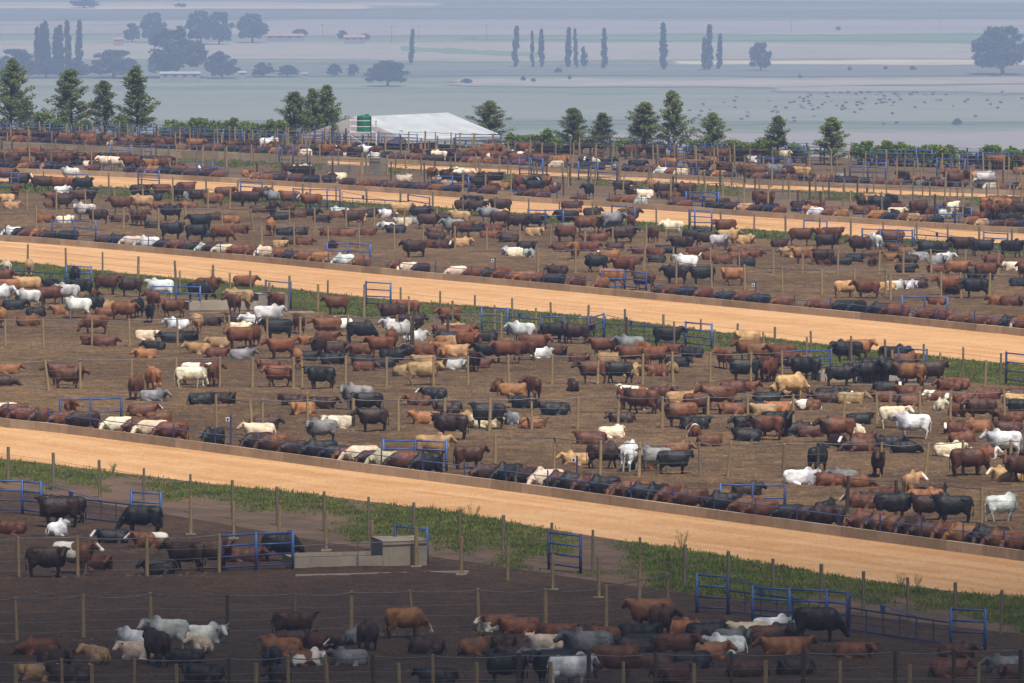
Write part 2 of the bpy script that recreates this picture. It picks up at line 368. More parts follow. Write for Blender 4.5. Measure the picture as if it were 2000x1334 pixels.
ROADS = [   # bunk base line (far edge), near edge, far verge limit near the pen
    dict(b=[(0,831),(350,875),(700,922),(1000,960),(1250,995),(1500,1029),(2000,1096)],
         n=[(0,894),(350,938),(700,976),(940,1010),(1087,1036),(1350,1076),(1650,1130),(2000,1172)],
         v=[(0,950),(370,1012),(650,1062),(900,1095),(1200,1140),(1500,1180),(2000,1240)],
         p=[(0,940),(367,1003),(902,1073),(1382,1156),(1928,1236)], ps=88, ph=1.78,
         q=[(371,1044),(658,1080),(915,1130),(1009,1140),(1096,1161),(1273,1187)], qx=(371,1290), bs=81),
    dict(b=[(0,469),(250,490),(500,512),(750,537),(1000,559),(1250,583),(1500,607),(1762,632),(2000,657)],
         n=[(0,507),(250,535),(500,557),(750,585),(1000,603),(1250,630),(1500,660),(1750,690),(2000,714)],
         v=[(0,545),(250,570),(500,596),(750,624),(1000,648),(1250,674),(1500,702),(2000,758)],
         p=[(14,521),(221,545),(361,560),(583,594),(838,622),(1201,657),(1352,679),(1580,705),(1899,744)], ps=73, ph=1.75,
         q=[(270,562),(716,622),(1453,700),(1922,757)], qx=(270,2100), bs=70),
    dict(b=[(0,337),(250,346),(500,360),(750,376),(1000,393),(1250,408),(1500,425),(1762,442),(2000,457)],
         n=[(0,354),(187,364),(500,382),(875,407),(1250,434),(1500,451),(1762,467),(2000,480)],
         v=[(0,376),(187,384),(500,400),(875,426),(1250,450),(1500,468),(2000,500)],
         p=[(0,370),(187,378),(500,396),(875,421),(1250,447),(1500,465),(2000,496)], ps=63, ph=1.75, q=None, bs=62),
    dict(b=[(0,284),(250,297),(500,309),(750,319),(1000,332),(1250,346),(1500,361),(2000,382)],
         n=[(0,291),(250,304),(500,316),(750,327),(1000,340),(1250,354),(1500,369),(2000,390)],
         v=[(0,303),(250,316),(500,330),(750,342),(1000,355),(1250,370),(1500,386),(2000,408)],
         p=[(0,302),(250,315),(500,328),(750,340),(1000,353),(1250,368),(1500,384),(2000,405)], ps=55, ph=1.75, q=None, bs=55),
    dict(b=[(0,262),(500,284),(1000,306),(1500,328),(2000,346)],
         n=[(0,267),(500,289),(1000,311),(1500,333),(2000,351)],
         v=[(0,275),(500,298),(1000,320),(1500,342),(2000,361)],
         p=[(0,274),(500,297),(1000,319),(1500,341),(2000,360)], ps=50, ph=1.75, q=None, bs=50),
]
# the one ground sheet: feedlot terrace, slope and valley
xs = [-9000, -6000, -3500, -2000, -1200, -700, -400, -250] + [-150 + 10 * i for i in range(31)] + [250, 400, 700, 1200, 2000, 3500, 6000, 9000]
ys = [-200, 0, 100, 180] + [200 + 12 * i for i in range(60)] + [925 + 25 * i for i in range(40)] + [2000 + 150 * i for i in range(14)] + [4200, 4600, 5200, 6000, 7200, 9000, 11500]
mb = MB()
for y in ys:
    for x in xs: mb.v.append((x, y, terrain(x, y)))
nx = len(xs)
for j in range(len(ys) - 1):
    for i in range(nx - 1): mb.f.append((j*nx+i, j*nx+i+1, (j+1)*nx+i+1, (j+1)*nx+i))
def ground_mat():
    m, nt, b = newmat('ground'); v = objco(nt)
    dn = M['dirt'].node_tree
    sx = nd(nt, 'ShaderNodeSeparateXYZ'); nt.links.new(v, sx.inputs[0])
    far = ramp(nt, sx.outputs[2], -.3, -3.0)
    big = noise(nt, .045, 3, .55, v); mid = noise(nt, .5, 5, .65, v, .4); fine = noise(nt, 5.5, 6, .75, v)
    c = mixc(nt, ramp(nt, big, .38, .62), (.125, .082, .052), (.185, .120, .075))
    c = mixc(nt, math_(nt, 'MULTIPLY', ramp(nt, mid, .45, .72), .65), c, (.064, .042, .030))
    c = mixc(nt, math_(nt, 'MULTIPLY', ramp(nt, fine, .52, .76), .8), c, (.040, .027, .020))
    c = mixc(nt, math_(nt, 'MULTIPLY', ramp(nt, fine, .46, .24), .6), c, (.29, .20, .13))
    vg = noise(nt, 1, 4, .6, stretch(nt, v, (.0012, .009, 1)), .5)
    g = mixc(nt, ramp(nt, vg, .38, .62), (.10, .13, .075), (.17, .18, .12))
    c = mixc(nt, far, c, g)
    nt.links.new(c, b.inputs['Base Color']); b.inputs['Roughness'].default_value = .95; b.inputs['Specular IOR Level'].default_value = .12
    bump(nt, b, math_(nt, 'MULTIPLY', math_(nt, 'ADD', math_(nt, 'MULTIPLY', fine, .6), mid), math_(nt, 'SUBTRACT', 1.0, far)), .9, .22)
    return m
tag(mb.build('ground', ground_mat(), smooth=True), kind='structure')
# darker brown dirt in the front pens
strip('pen_ground', ROADS[0]['v'], [(0, 1560), (2000, 1640)], .012, M['dark_dirt'], 'structure', 330, 330, rough=.15)
strip('pen_ground', ROADS[1]['v'], ROADS[0]['b'], .012, M['dirt'], 'structure', 330, 560, rough=.15)
strip('pen_ground', ROADS[2]['v'], ROADS[1]['b'], .012, M['dirt'], 'structure', 240, 300, rough=.17)
for k, r in enumerate(ROADS[:4]):
    strip('road' if k == 0 else 'road', r['b'], r['n'], .028, M['road'], 'structure', wob=0, ztop=RZ, X0=(-520, -520, -520, 640)[k])
    strip('verge', r['n'], r['v'], .02, M['verge'], 'structure', wob=.0)

# ------------------------------------------------------------------ grass on the verges (stuff)
def grass(r, dens, hmin, hmax, name, label, top=.0, bot=1.0, wmul=1.0, lush=0.0):
    mb = MB(); v = []; f = []
    n = 0
    for i in range(dens):
        x = random.uniform(X0 + 250, X1 - 250); t = random.random() ** .8
        a = P(x, smooth_ip(r['n'], x)); b = P(x, smooth_ip(r['v'], x))
        t = top + (bot - top) * t
        p = a.lerp(b, t)
        nv = lambda a_, b_, o_: float(vnoise(np.array([p.x * a_ + o_]), np.array([p.y * b_ + o_]))[0])
        cl = 1.3 * nv(.28, .05, 3) + .9 * nv(.9, .2, 17) + .4 * nv(2.2, .7, 40) - 1.3        # about -1.3 .. 1.3
        thr = -.5 - lush + 1.15 * max(0, t - .30) + 3.0 * max(0, .10 - t)
        if cl + random.uniform(-.25, .25) < thr: continue
        hh = random.uniform(hmin, hmax) * (.75 + .9 * max(0, cl)) * (2.0 if random.random() < .03 else 1) * (1.5 if random.random() < .02 else 1)
        for q in range(6):
            az = random.uniform(0, 6.283); ln = random.uniform(.05, .5); w = random.uniform(.012, .03) * wmul
            px, py = p.x + random.gauss(0, .12), p.y + random.gauss(0, .2)
            dx, dy = math.cos(az), math.sin(az); h = hh * random.uniform(.5, 1.1)
            k = len(v)
            v += [(px - dy*w, py + dx*w, .0), (px + dy*w, py - dx*w, .0), (px + dx*ln*h*.5 + dy*w*.8, py + dy*ln*h*.5 - dx*w*.8, h*.62), (px + dx*ln*h*.5 - dy*w*.8, py + dy*ln*h*.5 + dx*w*.8, h*.62), (px + dx*ln*h*1.1, py + dy*ln*h*1.1, h)]
            f += [(k, k+1, k+2, k+3), (k+3, k+2, k+4)]
    mb.v, mb.f = v, f
    o = mb.build(name, M['grass']); tag(o, label, 'grass', kind='stuff')
grass(ROADS[0], 60000, .05, .19, 'grass', 'weedy green grass along the verge of the nearest sand road')
grass(ROADS[1], 54000, .05, .18, 'grass', 'green grass verge beside the bright second sand road', wmul=1.3, lush=.55)
grass(ROADS[2], 20000, .07, .2, 'grass', 'thin grass verge beside the third sand road', wmul=1.8, lush=.4)
grass(ROADS[3], 10000, .07, .2, 'grass', 'narrow grass strip beside the far fourth road', wmul=2.0)

# ------------------------------------------------------------------ animals: blended bodies turned into one surface
def smin(a, b, k):
    h = np.clip(.5 + .5 * (b - a) / k, 0, 1); return b * (1 - h) + a * h - k * h * (1 - h)
def field(prims, X, Y, Z):
    D = None
    for p in prims:
        if p[0] == 'e':
            _, c, r, k = p
            px, py, pz = X - c[0], Y - c[1], Z - c[2]
            k0 = np.sqrt((px/r[0])**2 + (py/r[1])**2 + (pz/r[2])**2); k1 = np.sqrt((px/r[0]**2)**2 + (py/r[1]**2)**2 + (pz/r[2]**2)**2) + 1e-9
            d = k0 * (k0 - 1) / k1
        else:
            _, a, ra, b, rb, k = p
            a, b = np.array(a, float), np.array(b, float); ab = b - a
            t = np.clip(((X-a[0])*ab[0] + (Y-a[1])*ab[1] + (Z-a[2])*ab[2]) / (ab @ ab), 0, 1)
            d = np.sqrt((X-a[0]-ab[0]*t)**2 + (Y-a[1]-ab[1]*t)**2 + (Z-a[2]-ab[2]*t)**2) - (ra + (rb - ra) * t)
        D = d if D is None else smin(D, d, k)
    return D
def surface_nets(prims, lo, hi, cell):
    n = [int(math.ceil((hi[i] - lo[i]) / cell)) + 1 for i in range(3)]
    ax = [lo[i] + cell * np.arange(n[i]) for i in range(3)]
    X, Y, Z = np.meshgrid(*ax, indexing='ij')
    Fd = field(prims, X, Y, Z)
    S = Fd < 0
    nc = (n[0]-1, n[1]-1, n[2]-1)
    acc = np.zeros(nc + (3,)); cnt = np.zeros(nc)
    cor = [(i, j, k) for i in (0, 1) for j in (0, 1) for k in (0, 1)]
    def sub(A, c): return A[c[0]:c[0]+nc[0], c[1]:c[1]+nc[1], c[2]:c[2]+nc[2]]
    for c in cor:
        for d in range(3):
            if c[d] == 0:
                e = list(c); e[d] = 1; e = tuple(e)
                fa, fb = sub(Fd, c), sub(Fd, e); m = sub(S, c) != sub(S, e)
                t = np.where(m, fa / np.where(fa == fb, 1, fa - fb), 0)
                for q in range(3):
                    acc[..., q] += np.where(m, c[q] + (t if q == d else 0), 0)
                cnt += m
    act = cnt > 0
    idx = -np.ones(nc, int); idx[act] = np.arange(act.sum())
    pos = acc[act] / cnt[act][:, None] + np.argwhere(act)
    V = np.array(lo) + pos * cell
    faces = []
    for d in range(3):
        u, w = (d + 1) % 3, (d + 2) % 3
        sl0 = [slice(None)] * 3; sl1 = [slice(None)] * 3
        sl0[d] = slice(0, -1); sl1[d] = slice(1, None)
        ch = S[tuple(sl0)] != S[tuple(sl1)]
        ins = S[tuple(sl0)]
        pts = np.argwhere(ch)
        ok = (pts[:, u] > 0) & (pts[:, w] > 0) & (pts[:, u] < n[u] - 1) & (pts[:, w] < n[w] - 1); pts = pts[ok]
        flip = ins[tuple(pts.T)]
        def at(du, dw):
            q = pts.copy(); q[:, u] += du; q[:, w] += dw; return idx[tuple(q.T)]
        a, b, c, e = at(-1, -1), at(0, -1), at(0, 0), at(-1, 0)
        Q = np.stack([a, b, c, e], 1); Q[~flip] = Q[~flip][:, ::-1]
        faces.append(Q)
    return V, np.concatenate(faces)
def rz(v, a): return (v[0]*math.cos(a) - v[1]*math.sin(a), v[0]*math.sin(a) + v[1]*math.cos(a), v[2])
def cow_prims(pose, hump=0, yaw=0.0, horns=0, walk=0):
    pr = []
    e = lambda c, r, k=.08: pr.append(('e', c, r, k)); c_ = lambda a, ra, b, rb, k=.05: pr.append(('c', a, ra, b, rb, k))
    lying = pose in 'LU'
    dz = -.52 if lying else 0.0
    wd = 1.16 if lying else 1.0
    e((0, 0, .89+dz), (.57, .295*wd, .39)); e((.38, 0, .90+dz), (.40, .255*wd, .40)); e((-.46, 0, .98+dz), (.38, .26*wd, .33))
    e((.02, 0, .80+dz), (.46, .27*wd, .32)); c_((-.66, 0, 1.13+dz), .125, (.42, 0, 1.16+dz), .135, .12)
    e((-.72, 0, 1.02+dz), (.16, .20, .25)); e((.60, 0, .77+dz), (.18, .17, .28))
    for s in (-1, 1): e((-.50, s*.20, 1.14+dz), (.13, .07, .07), .1); e((.42, s*.2, .85+dz), (.2, .1, .28), .08)
    if hump: e((.40, 0, 1.30+dz), (.19, .10, .17), .07); e((.74, 0, .80+dz), (.17, .055, .22), .06)
    # neck and head
    N = np.array((.54, 0, 1.02+dz))
    if pose in 'SW' or pose == 'L': hp, mz = (.36, .19), (.31, -.21)
    elif pose == 'G': hp, mz = (.36, -.34), (.20, -.36)
    elif pose == 'F': hp, mz = (.42, -.14), (.25, -.27)
    elif pose == 'U': hp, mz = (.50, -.12), (.30, -.22)
    d1 = np.array(rz((hp[0], 0, hp[1]), yaw)); Hd = N + d1; d2 = np.array(rz((mz[0], 0, mz[1]), yaw * 1.9)); Mz = Hd + d2
    c_(tuple(N), .25, tuple(N + d1*.55), .185, .08); c_(tuple(N + d1*.5), .17, tuple(Hd), .135, .06)
    c_(tuple(N + np.array((.05, 0, -.16))), .13, tuple(Hd + d2*.15 - np.array((0, 0, .08))), .085, .08)
    c_(tuple(Hd), .145, tuple(Hd + d2*.55), .112, .05); c_(tuple(Hd + d2*.5), .112, tuple(Mz), .092, .04)
    e(tuple(Mz), (.10, .10, .09), .03)
    sd = np.array(rz((0, 1, 0), yaw * 1.9))
    for s in (-1, 1):
        ea = Hd + sd*s*.12 + np.array((0, 0, .05)) - d2*.05; eb = ea + sd*s*.17 + np.array((0, 0, -.10 if hump else -.01))
        em = (ea + eb) / 2; c_(tuple(ea), .035, tuple(em), .052, .02); c_(tuple(em), .052, tuple(eb), .02, .015)
        if horns:
            ha = Hd + sd*s*.09 + np.array((0, 0, .10)); hb = ha + sd*s*.14 + np.array((0, 0, .05)); hc = hb + sd*s*.05 + np.array((0, 0, .12))
            c_(tuple(ha), .035, tuple(hb), .03, .02); c_(tuple(hb), .03, tuple(hc), .014, .01)
    if not lying:
        for s in (-1, 1):
            w = walk * s * .16
            c_((.46, s*.15, .74), .125, (.46+w*.4, s*.15, .45), .07, .06); c_((.46+w*.4, s*.15, .45), .068, (.44+w, s*.145, .10), .044, .03)
            e((.47+w, s*.145, .045), (.072, .055, .055), .02)
            e((-.58, s*.155, .82), (.21, .125, .33), .08); c_((-.54, s*.15, .66), .13, (-.70-w*.5, s*.145, .47), .07, .06)
            c_((-.70-w*.5, s*.145, .47), .066, (-.64-w, s*.14, .10), .045, .03); e((-.61-w, s*.14, .045), (.072, .055, .055), .02)
        c_((-.84, 0, 1.10), .045, (-.92, 0, .86), .03, .03); c_((-.92, 0, .86), .026, (-.89, .02, .52), .022, .02); c_((-.89, .02, .55), .035, (-.88, .02, .36), .022, .02)
        e((-.1, 0, .56), (.12, .06, .08), .06)
    else:
        if pose == 'L':
            for s in (-1, 1):
                c_((.44, s*.20, .26), .12, (.66, s*.22, .11), .075, .05); c_((.66, s*.22, .11), .065, (.42, s*.25, .065), .048, .03); 
            e((-.44, .24, .30), (.32, .17, .27), .07); c_((-.28, .34, .22), .11, (-.12, .42, .10), .07, .05); c_((-.12, .42, .10), .062, (-.45, .46, .07), .05, .03)
            c_((-.45, .46, .07), .05, (-.18, .52, .06), .042, .02)
            e((-.46, -.22, .30), (.30, .15, .26), .07); c_((-.30, -.30, .16), .09, (-.02, -.36, .08), .055, .04)
        else:
            for s in (-1, 1):
                c_((.42, s*.12+.16, .24), .12, (.62, s*.12+.42, .12), .07, .05); c_((.62, s*.12+.42, .12), .06, (.66, s*.14+.72, .06), .042, .03)
                e((-.5, s*.15+.08, .28), (.26, .17, .24), .07); c_((-.45, s*.12+.2, .2), .11, (-.42, s*.14+.5, .10), .065, .05); c_((-.42, s*.14+.5, .1), .06, (-.28, s*.14+.82, .055), .042, .03)
        c_((-.84, 0, .56), .042, (-.93, .06, .25), .03, .03); c_((-.93, .06, .25), .028, (-.86, .22, .06), .035, .02)
    return pr, Hd, d2, Mz, sd, lying
def cow_mesh(name, cell, pose, hump=0, yaw=0.0, horns=0, walk=0):
    pr, Hd, d2, Mz, sd, lying = cow_prims(pose, hump, yaw, horns, walk)
    V, Q = surface_nets(pr, (-1.15, -.95, -.04), (1.55, .98, 1.72 if not lying else 1.3), cell)
    V[:, 2] = np.maximum(V[:, 2], 0.0)
    hv = d2 / np.linalg.norm(d2); rel = V - Hd; t = rel @ hv; perp = np.linalg.norm(rel - t[:, None]*hv, axis=1)
    lat = np.abs(rel @ sd); face = np.clip((t - .02) / .05, 0, 1) * np.clip((.105 - lat) / .03, 0, 1) * np.clip((.24 - perp) / .05, 0, 1)
    legs = np.clip((.42 - V[:, 2]) / .2, 0, 1) if not lying else np.zeros(len(V))
    muz = np.exp(-(np.linalg.norm(V - Mz, axis=1) / .11) ** 4)
    eye = np.zeros(len(V))
    for s in (-1, 1):
        ep = Hd + d2*.28 + sd*s*.105 + np.array((0, 0, .04)); eye = np.maximum(eye, (np.linalg.norm(V - ep, axis=1) < .04) * 1.0)
    tail = ((V[:, 0] < -.82) & (V[:, 2] < (.6 if not lying else .3))) * 1.0
    pts = np.clip(np.maximum.reduce([legs * .8, muz, eye, tail]), 0, 1)
    front = np.clip((V[:, 0] - .22) / .25, 0, 1) * (1 - face * .6)
    # slimmer than the rough dimensions: yearling steers
    V = V * np.array((.93, .96, .97))
    me = bpy.data.meshes.new(name); me.from_pydata(V.tolist(), [], Q.tolist()); me.update()
    me.polygons.foreach_set('use_smooth', np.ones(len(Q), bool))
    ca = me.color_attributes.new('mask', 'FLOAT_COLOR', 'POINT')
    ca.data.foreach_set('color', np.stack([face, pts, front, np.ones(len(V))], 1).astype(np.float32).ravel())
    me.materials.append(M['hide'])
    return me
CELL = .036
VAR = {}
def var(*k):
    if k not in VAR: VAR[k] = cow_mesh('cow', CELL, *k)
    return VAR[k]
LOW = {}
def low(*k):
    if k not in LOW:
        me = cow_mesh('low', .068, *k); n = len(me.vertices); V = np.empty(n*3); me.vertices.foreach_get('co', V)
        Q = np.array([p.vertices[:] for p in me.polygons]); Fm = np.array([d.color[:3] for d in me.color_attributes['mask'].data])
        LOW[k] = (V.reshape(-1, 3), Q, Fm); bpy.data.meshes.remove(me)
    return LOW[k]
COATS = dict(k=(.007, .0065, .008), d=(.030, .0105, .006), b=(.098, .029, .0095), o=(.24, .098, .031), t=(.40, .235, .105), c=(.64, .53, .38), w=(.66, .65, .64), g=(.20, .195, .205), p=(.13, .042, .016))
CNAME = dict(k='black', d='dark brown', b='red-brown', o='ginger', t='tan', c='cream', w='white', g='grey', p='brown and white pied')
DIR = dict(r=0, a=90, l=180, t=270, ra=45, la=135, rt=-45, lt=225)
TILES = []
def T(x0, y0, s, txt): TILES.append((x0, y0, s, txt))
T(0, 1000, 2.857, '''40 130 b L l;310 97 d! S l;365 72 k! S l;330 142 w L ra;775 135 k G l;610 185 k! L l;820 208 b L l;1020 340 d S l;1210 335 d S r;870 356 k L l;
285 378 d S r;430 352 b S r;560 335 b L r;1390 290 b L r;1590 290 k G r;200 810 b U l;330 870 d L r;530 855 t L la;905 787 w S l;730 757 w L l;750 827 c L l;870 864 d S la;
1125 792 c L a;1160 742 w L r;1010 866 k L l;1660 735 d! S r;1545 808 o L l;1510 866 k L t;1650 775 d L r;1775 776 b L l;1735 866 b L r;1870 786 d! L t;1925 868 g L l;1110 958 k L l;
370 958 d L l;195 958 t L l;1550 962 d L t''')
T(650, 1000, 2.857, '''125 745 g L a;205 790 d S a;425 715 o! G r;500 802 d L l;810 806 o L ra;905 772 d L l;1020 692 b L l;905 675 b L l;1010 852 d L l;1175 777 c L l;1275 722 b! L r;1480 736 b L l;1450 762 b L r;
1160 870 g L l;1400 866 g S l;1660 802 k L l;1720 732 k L r;1540 862 o L r;1600 962 b S r;940 978 k S l;1210 984 k S l;1350 990 w S r;560 974 k L l;1770 892 d L l;1925 958 d L ra;
1835 697 b S t;1755 692 o S l;1945 697 o L r;1940 862 b S r;1760 792 k! L r''')
T(1300, 1000, 2.857, '''215 692 d L l;250 727 k! L r;450 724 c L l;400 752 g L r;310 802 w L l;255 832 o L r;620 697 w L r;705 714 k L r;590 736 b L r;740 792 b L r;630 810 o L l;870 737 k G r;
1070 826 b L r;1645 828 d L r;1605 932 b L r;465 934 d U r;700 918 d L l;55 948 d L r;115 892 k L l;1870 908 g L l;1930 948 d L l''')
T(0, 700, 2.857, '''60 93 o L r;15 164 d U r;400 176 b S r;330 162 b S l;765 236 b S a;850 190 o S a;870 247 g L r;1075 171 c G r;1110 155 b S r;1200 161 b S a;1140 263 k L r;1265 261 d L r;
1540 168 b S l;1480 68 b L l;1775 179 k S l;1620 269 d L l;1675 321 o L lt;1810 289 d L r;1490 403 d L r;1870 397 c L l;
20 325 c F;75 328 b F;140 330 b F;235 350 b F;340 365 b F;470 390 d F;660 410 c F;770 415 b F;850 430 c F;960 455 b F;1190 490 k F;1440 510 d F;1530 520 b F;1640 540 d F;1780 480 g S l;1790 550 k F;1880 560 k F;1940 565 b F;
810 330 b! L r;390 300 b L t;905 370 b L r;1430 440 c L l''')
T(0, 480, 4, '''60 264 c S a;230 270 t S a;110 302 d L r;205 402 t S l;580 332 k S a;620 410 k S l;390 336 k L l;850 386 d S r;1000 403 d S l;1235 431 w S l;740 426 b L t;200 500 w S l;10 480 w S r;
250 496 b S l;400 470 b S r;510 462 w S l;590 577 w S l;20 332 b S r;90 402 o S r;130 506 k L r;300 562 k L r;240 636 b! L r;470 546 o L l;10 652 o S a;700 546 k G l;820 512 t! L r;850 566 b L r;
980 597 b S r;1080 572 k S a;1170 613 k S t;1190 512 b S a;1330 567 p S l;1580 440 k G r;1640 402 b S r;1860 507 t S l;1825 547 b S a;1930 372 b S r;720 702 b G l;840 797 b L r;690 790 b! L l;1165 746 c L r;1190 827 k L l;
1370 657 w L l;1330 766 k L l;1490 752 k L r;1550 691 t S a;1665 641 d L r;1840 612 d L l;1960 627 w L l;1880 682 d L l;1120 889 o L l;1530 852 t L l;1690 801 t L l;1715 884 b L r;1910 895 g L r;1850 812 b S l;1880 692 c L r;1985 802 b S a''')
T(500, 540, 4, '''115 264 b S a;170 292 b S a;610 301 b S l;1050 386 d S l;1170 332 p S l;1220 466 d S r;1490 396 b S l;115 406 w S r;150 516 k S l;330 456 b S a;270 436 o L l;540 486 b S l;640 482 w S l;840 530 k G r;
1050 412 w L l;1145 528 w S r;1060 597 b S a;955 637 b S l;1255 514 w L r;1480 524 k L l;1560 452 t L r;1640 462 p L r;1440 452 b L l;1590 497 b L r;480 642 d S t;400 547 o L l;570 514 b L r;175 657 b S l;325 737 o S a;415 672 k L r;
620 694 k L r;640 607 d L r;800 617 b L l;810 704 k L l;865 750 b L r;1020 727 k L r;1080 662 k L r;1190 627 k L a;1290 702 t L l;1150 787 t L ra;1330 862 t S r;1455 742 o S t;1430 592 o L l;1510 547 o L r;1345 622 b L r;1585 627 t L r;1590 552 t L r;
1580 737 w L r;1710 757 d S t;1765 732 b L r;1680 602 b S r;1790 682 k S l;1940 687 b S l;1780 517 k L l;1885 907 b L a''')
T(1000, 570, 4, '''60 402 w S l;70 547 b S l;190 522 b S r;200 402 k L r;245 524 w L r;370 507 d L r;340 402 k S r;480 417 d S l;620 362 b S a;690 517 b W l;900 522 g S l;920 592 b S l;1235 448 k S r;1130 597 b S r;1050 572 b S a;1250 492 b L r;
1385 522 k L l;1265 642 t L a;1315 602 k L r;1120 672 b L lt;940 670 t L r;785 572 t L r;610 724 b S l;550 562 b L r;805 724 k S l;475 787 d L a;1650 610 b S a;1810 482 t S l;1830 542 b S l;1950 562 o S r;1790 713 k S l;1985 707 b S a''')
T(1500, 640, 4, '''20 427 b S a;90 302 b S l;180 372 b S r;265 292 o L r;270 427 k S l;600 292 k S l;730 262 o S r;580 472 k S r;770 442 k S r;860 432 k S r;970 442 k S l;1000 332 k S r;1100 372 b S r;1090 472 o S la;1290 452 d S r;1450 490 b L l;
200 562 t G r;180 562 t L r;80 542 t L l;430 594 d L l;500 572 k L r;670 604 t L r;600 592 k! L r;290 656 b L l;890 592 b L l;1085 554 b L l;950 522 k! L r;1075 627 b L l;1010 797 c S r;1110 882 w S l;735 767 k! L r;520 912 b S l;710 864 c L a;
95 864 k S r;220 857 k! L r;355 864 d L r;55 672 o L l;15 602 k L r;1340 660 c L a;1310 582 b L l;1400 502 b L l;1560 602 b L r;1740 577 b L r;1900 610 t L l;1985 582 b L r;1490 704 b L t;1640 747 d S l;1870 754 b L l;1950 662 k L l;
1460 842 b! L l;1620 834 o L l;1850 837 d L l''')
T(1500, 820, 4, '''700 257 b U l;800 207 b L r;560 224 d! L t;970 232 k L r;1090 270 k U r;1440 297 c L r;1540 197 b L r;1590 452 b G r;1700 322 b L r;1820 302 w S l;1960 292 d L l;1840 494 t! L l;1960 497 d S l;400 427 k S a;280 514 w L r;460 524 b L l;560 502 g L l;720 542 b U r;
860 460 d S t;1120 642 t! S a;1290 632 d L r;720 704 b! L l;830 692 d L l;850 776 b F;780 792 b F;1000 802 k S r;940 662 b L r;1230 807 d S l;1420 827 k S l;1240 662 o L r;1850 807 w S r;170 780 k F;480 737 k L a;460 830 d F;350 800 d F;900 865 b F;1030 880 b F;1110 890 d F;1240 920 b F;1400 930 b F;
1480 940 o F;1560 950 o F;1660 965 d F;1740 975 k F;1840 985 b F;1930 1000 b F''')
T(500, 720, 4, '''770 332 g S l;850 372 k S l;890 502 d S l;1250 300 b L l;1370 247 k! L l;1470 360 d L l;1310 444 o! L l;1500 564 d S l;1680 457 t L l;1790 484 k S l;1800 464 c L r;1990 447 g L t;830 720 c F;910 730 d F;1020 740 c F;1170 770 b F;1340 810 k F;1400 742 t S r;1690 802 d S r;1800 880 d F;1980 890 k F''')
T(1000, 750, 4, '''165 132 b S a;30 97 o L r;70 197 k L l;310 252 k L l;190 360 o L r;910 217 p S l;990 247 b S l;1200 114 b L r;1120 207 d L r;830 317 d L l;800 430 c L r;1290 354 b S l;1470 252 b S r;1330 162 t L r;1590 217 b S l;1750 77 b L r;1850 74 b L r;1690 247 b L l;1840 242 k L l;1950 252 t L l;
1810 354 k L l;1970 452 b S l;1450 367 k L r;1430 422 p L a;1570 497 b L r;1810 454 k! L l;590 487 b L l;480 644 t L l;740 677 d G r;930 692 w S a;1085 702 g S l;1290 724 k S r;1320 560 o L r;1040 682 b L r;1860 882 d L r;80 770 k F;140 790 d F;280 810 c F;400 800 b F;500 830 k F;600 850 b F;720 870 k F;
850 880 b F;950 905 b F;1040 915 k F;1140 900 k F;1250 945 b F;1400 980 b F;1660 1000 k F;1850 1020 b F;1960 1030 b F''')
NEARTILES = len(TILES)
T(0, 230, 4, '''50 520 b S r;170 560 d! S r;290 560 p S l;350 582 d S r;450 592 b S l;540 500 w S l;550 582 b S r;660 592 k S r;360 460 k S r;120 642 b S a;35 662 t L l;105 717 t L r;500 592 w L r;640 682 d S r;500 722 d S r;400 642 b L l;390 722 b L l;370 827 b L r;520 832 c L r;650 810 w S l;750 842 d S l;690 682 k S r;
100 905 w F;150 910 k F;230 915 b F;310 920 o F;380 935 d F;530 950 k F;830 965 d F;920 975 k F;1030 985 c F;1160 1000 w F;1290 1010 k F;1390 1015 b F;1470 1020 b F;1530 1025 k F;1600 1035 w F;1670 1040 d F;1750 1055 c F;1870 1065 b F;1980 1070 b F;1360 962 k S r;1550 972 k S r;1655 947 k! L r;1750 982 b G r;1890 912 b L r;
930 752 b S l;1000 692 b L r;1100 742 t S l;1050 852 b S a;1110 857 b S a;1270 722 p L r;1320 812 k S l;1180 872 k L l;1330 882 b L r;1320 892 k L l;920 827 d L l;1110 652 d S r;1250 632 b S l;1190 652 k L l;1400 652 d S a;1470 622 b S r;1530 682 d S l;1650 717 b! S l;1770 662 b S r;1460 722 b L l;1550 892 k S l;1680 812 d L r;1790 837 o L l;1870 702 d S r;1970 702 d S r;1420 632 g L l''')
T(500, 300, 4, '''60 382 d S r;130 412 g S l;250 422 b! S l;420 442 b! S l;100 342 k L r;40 472 d L r;130 512 d S a;210 527 k L r;340 512 b L r;430 502 k L r;120 652 o S a;240 652 k! L r;350 647 d L r;210 742 t L r;280 722 d L l;390 727 b L r;230 452 d L l;530 547 d L r;640 492 w L l;660 512 b L r;750 577 d S l;800 542 t! L r;820 492 b L r;890 507 k L r;1020 512 w L l;1150 512 t S r;1300 542 k S r;1230 562 g L l;1010 602 w L l;1080 632 k L l;1130 572 c L l;560 652 b L l;650 652 d! L l;730 657 b L r;890 647 b L r;590 752 d L t;1220 822 d S l;1380 642 b L l;1390 682 d L l;1370 747 b L l;1480 752 d! L r;1620 732 t L r;1530 652 g S l;1630 667 b S r;1580 577 t S l;1740 622 k L r;1840 672 b L r;1870 622 b L r;1960 702 d L l;1970 807 w L l;1690 452 k S l;1640 482 d S r;1740 492 d S r;1900 482 d S l;1800 542 g S l;1920 577 d S r;1460 532 k L l;1550 522 b L r;1360 602 d S r;
60 800 c F;210 805 b F;280 815 k F;390 820 b F;510 830 o F;610 845 o F;690 850 w F;820 870 b F;1110 890 b F;1190 895 c F;1290 915 d F;1570 940 c F;1720 955 b F;1840 965 d F;1930 975 b F''')
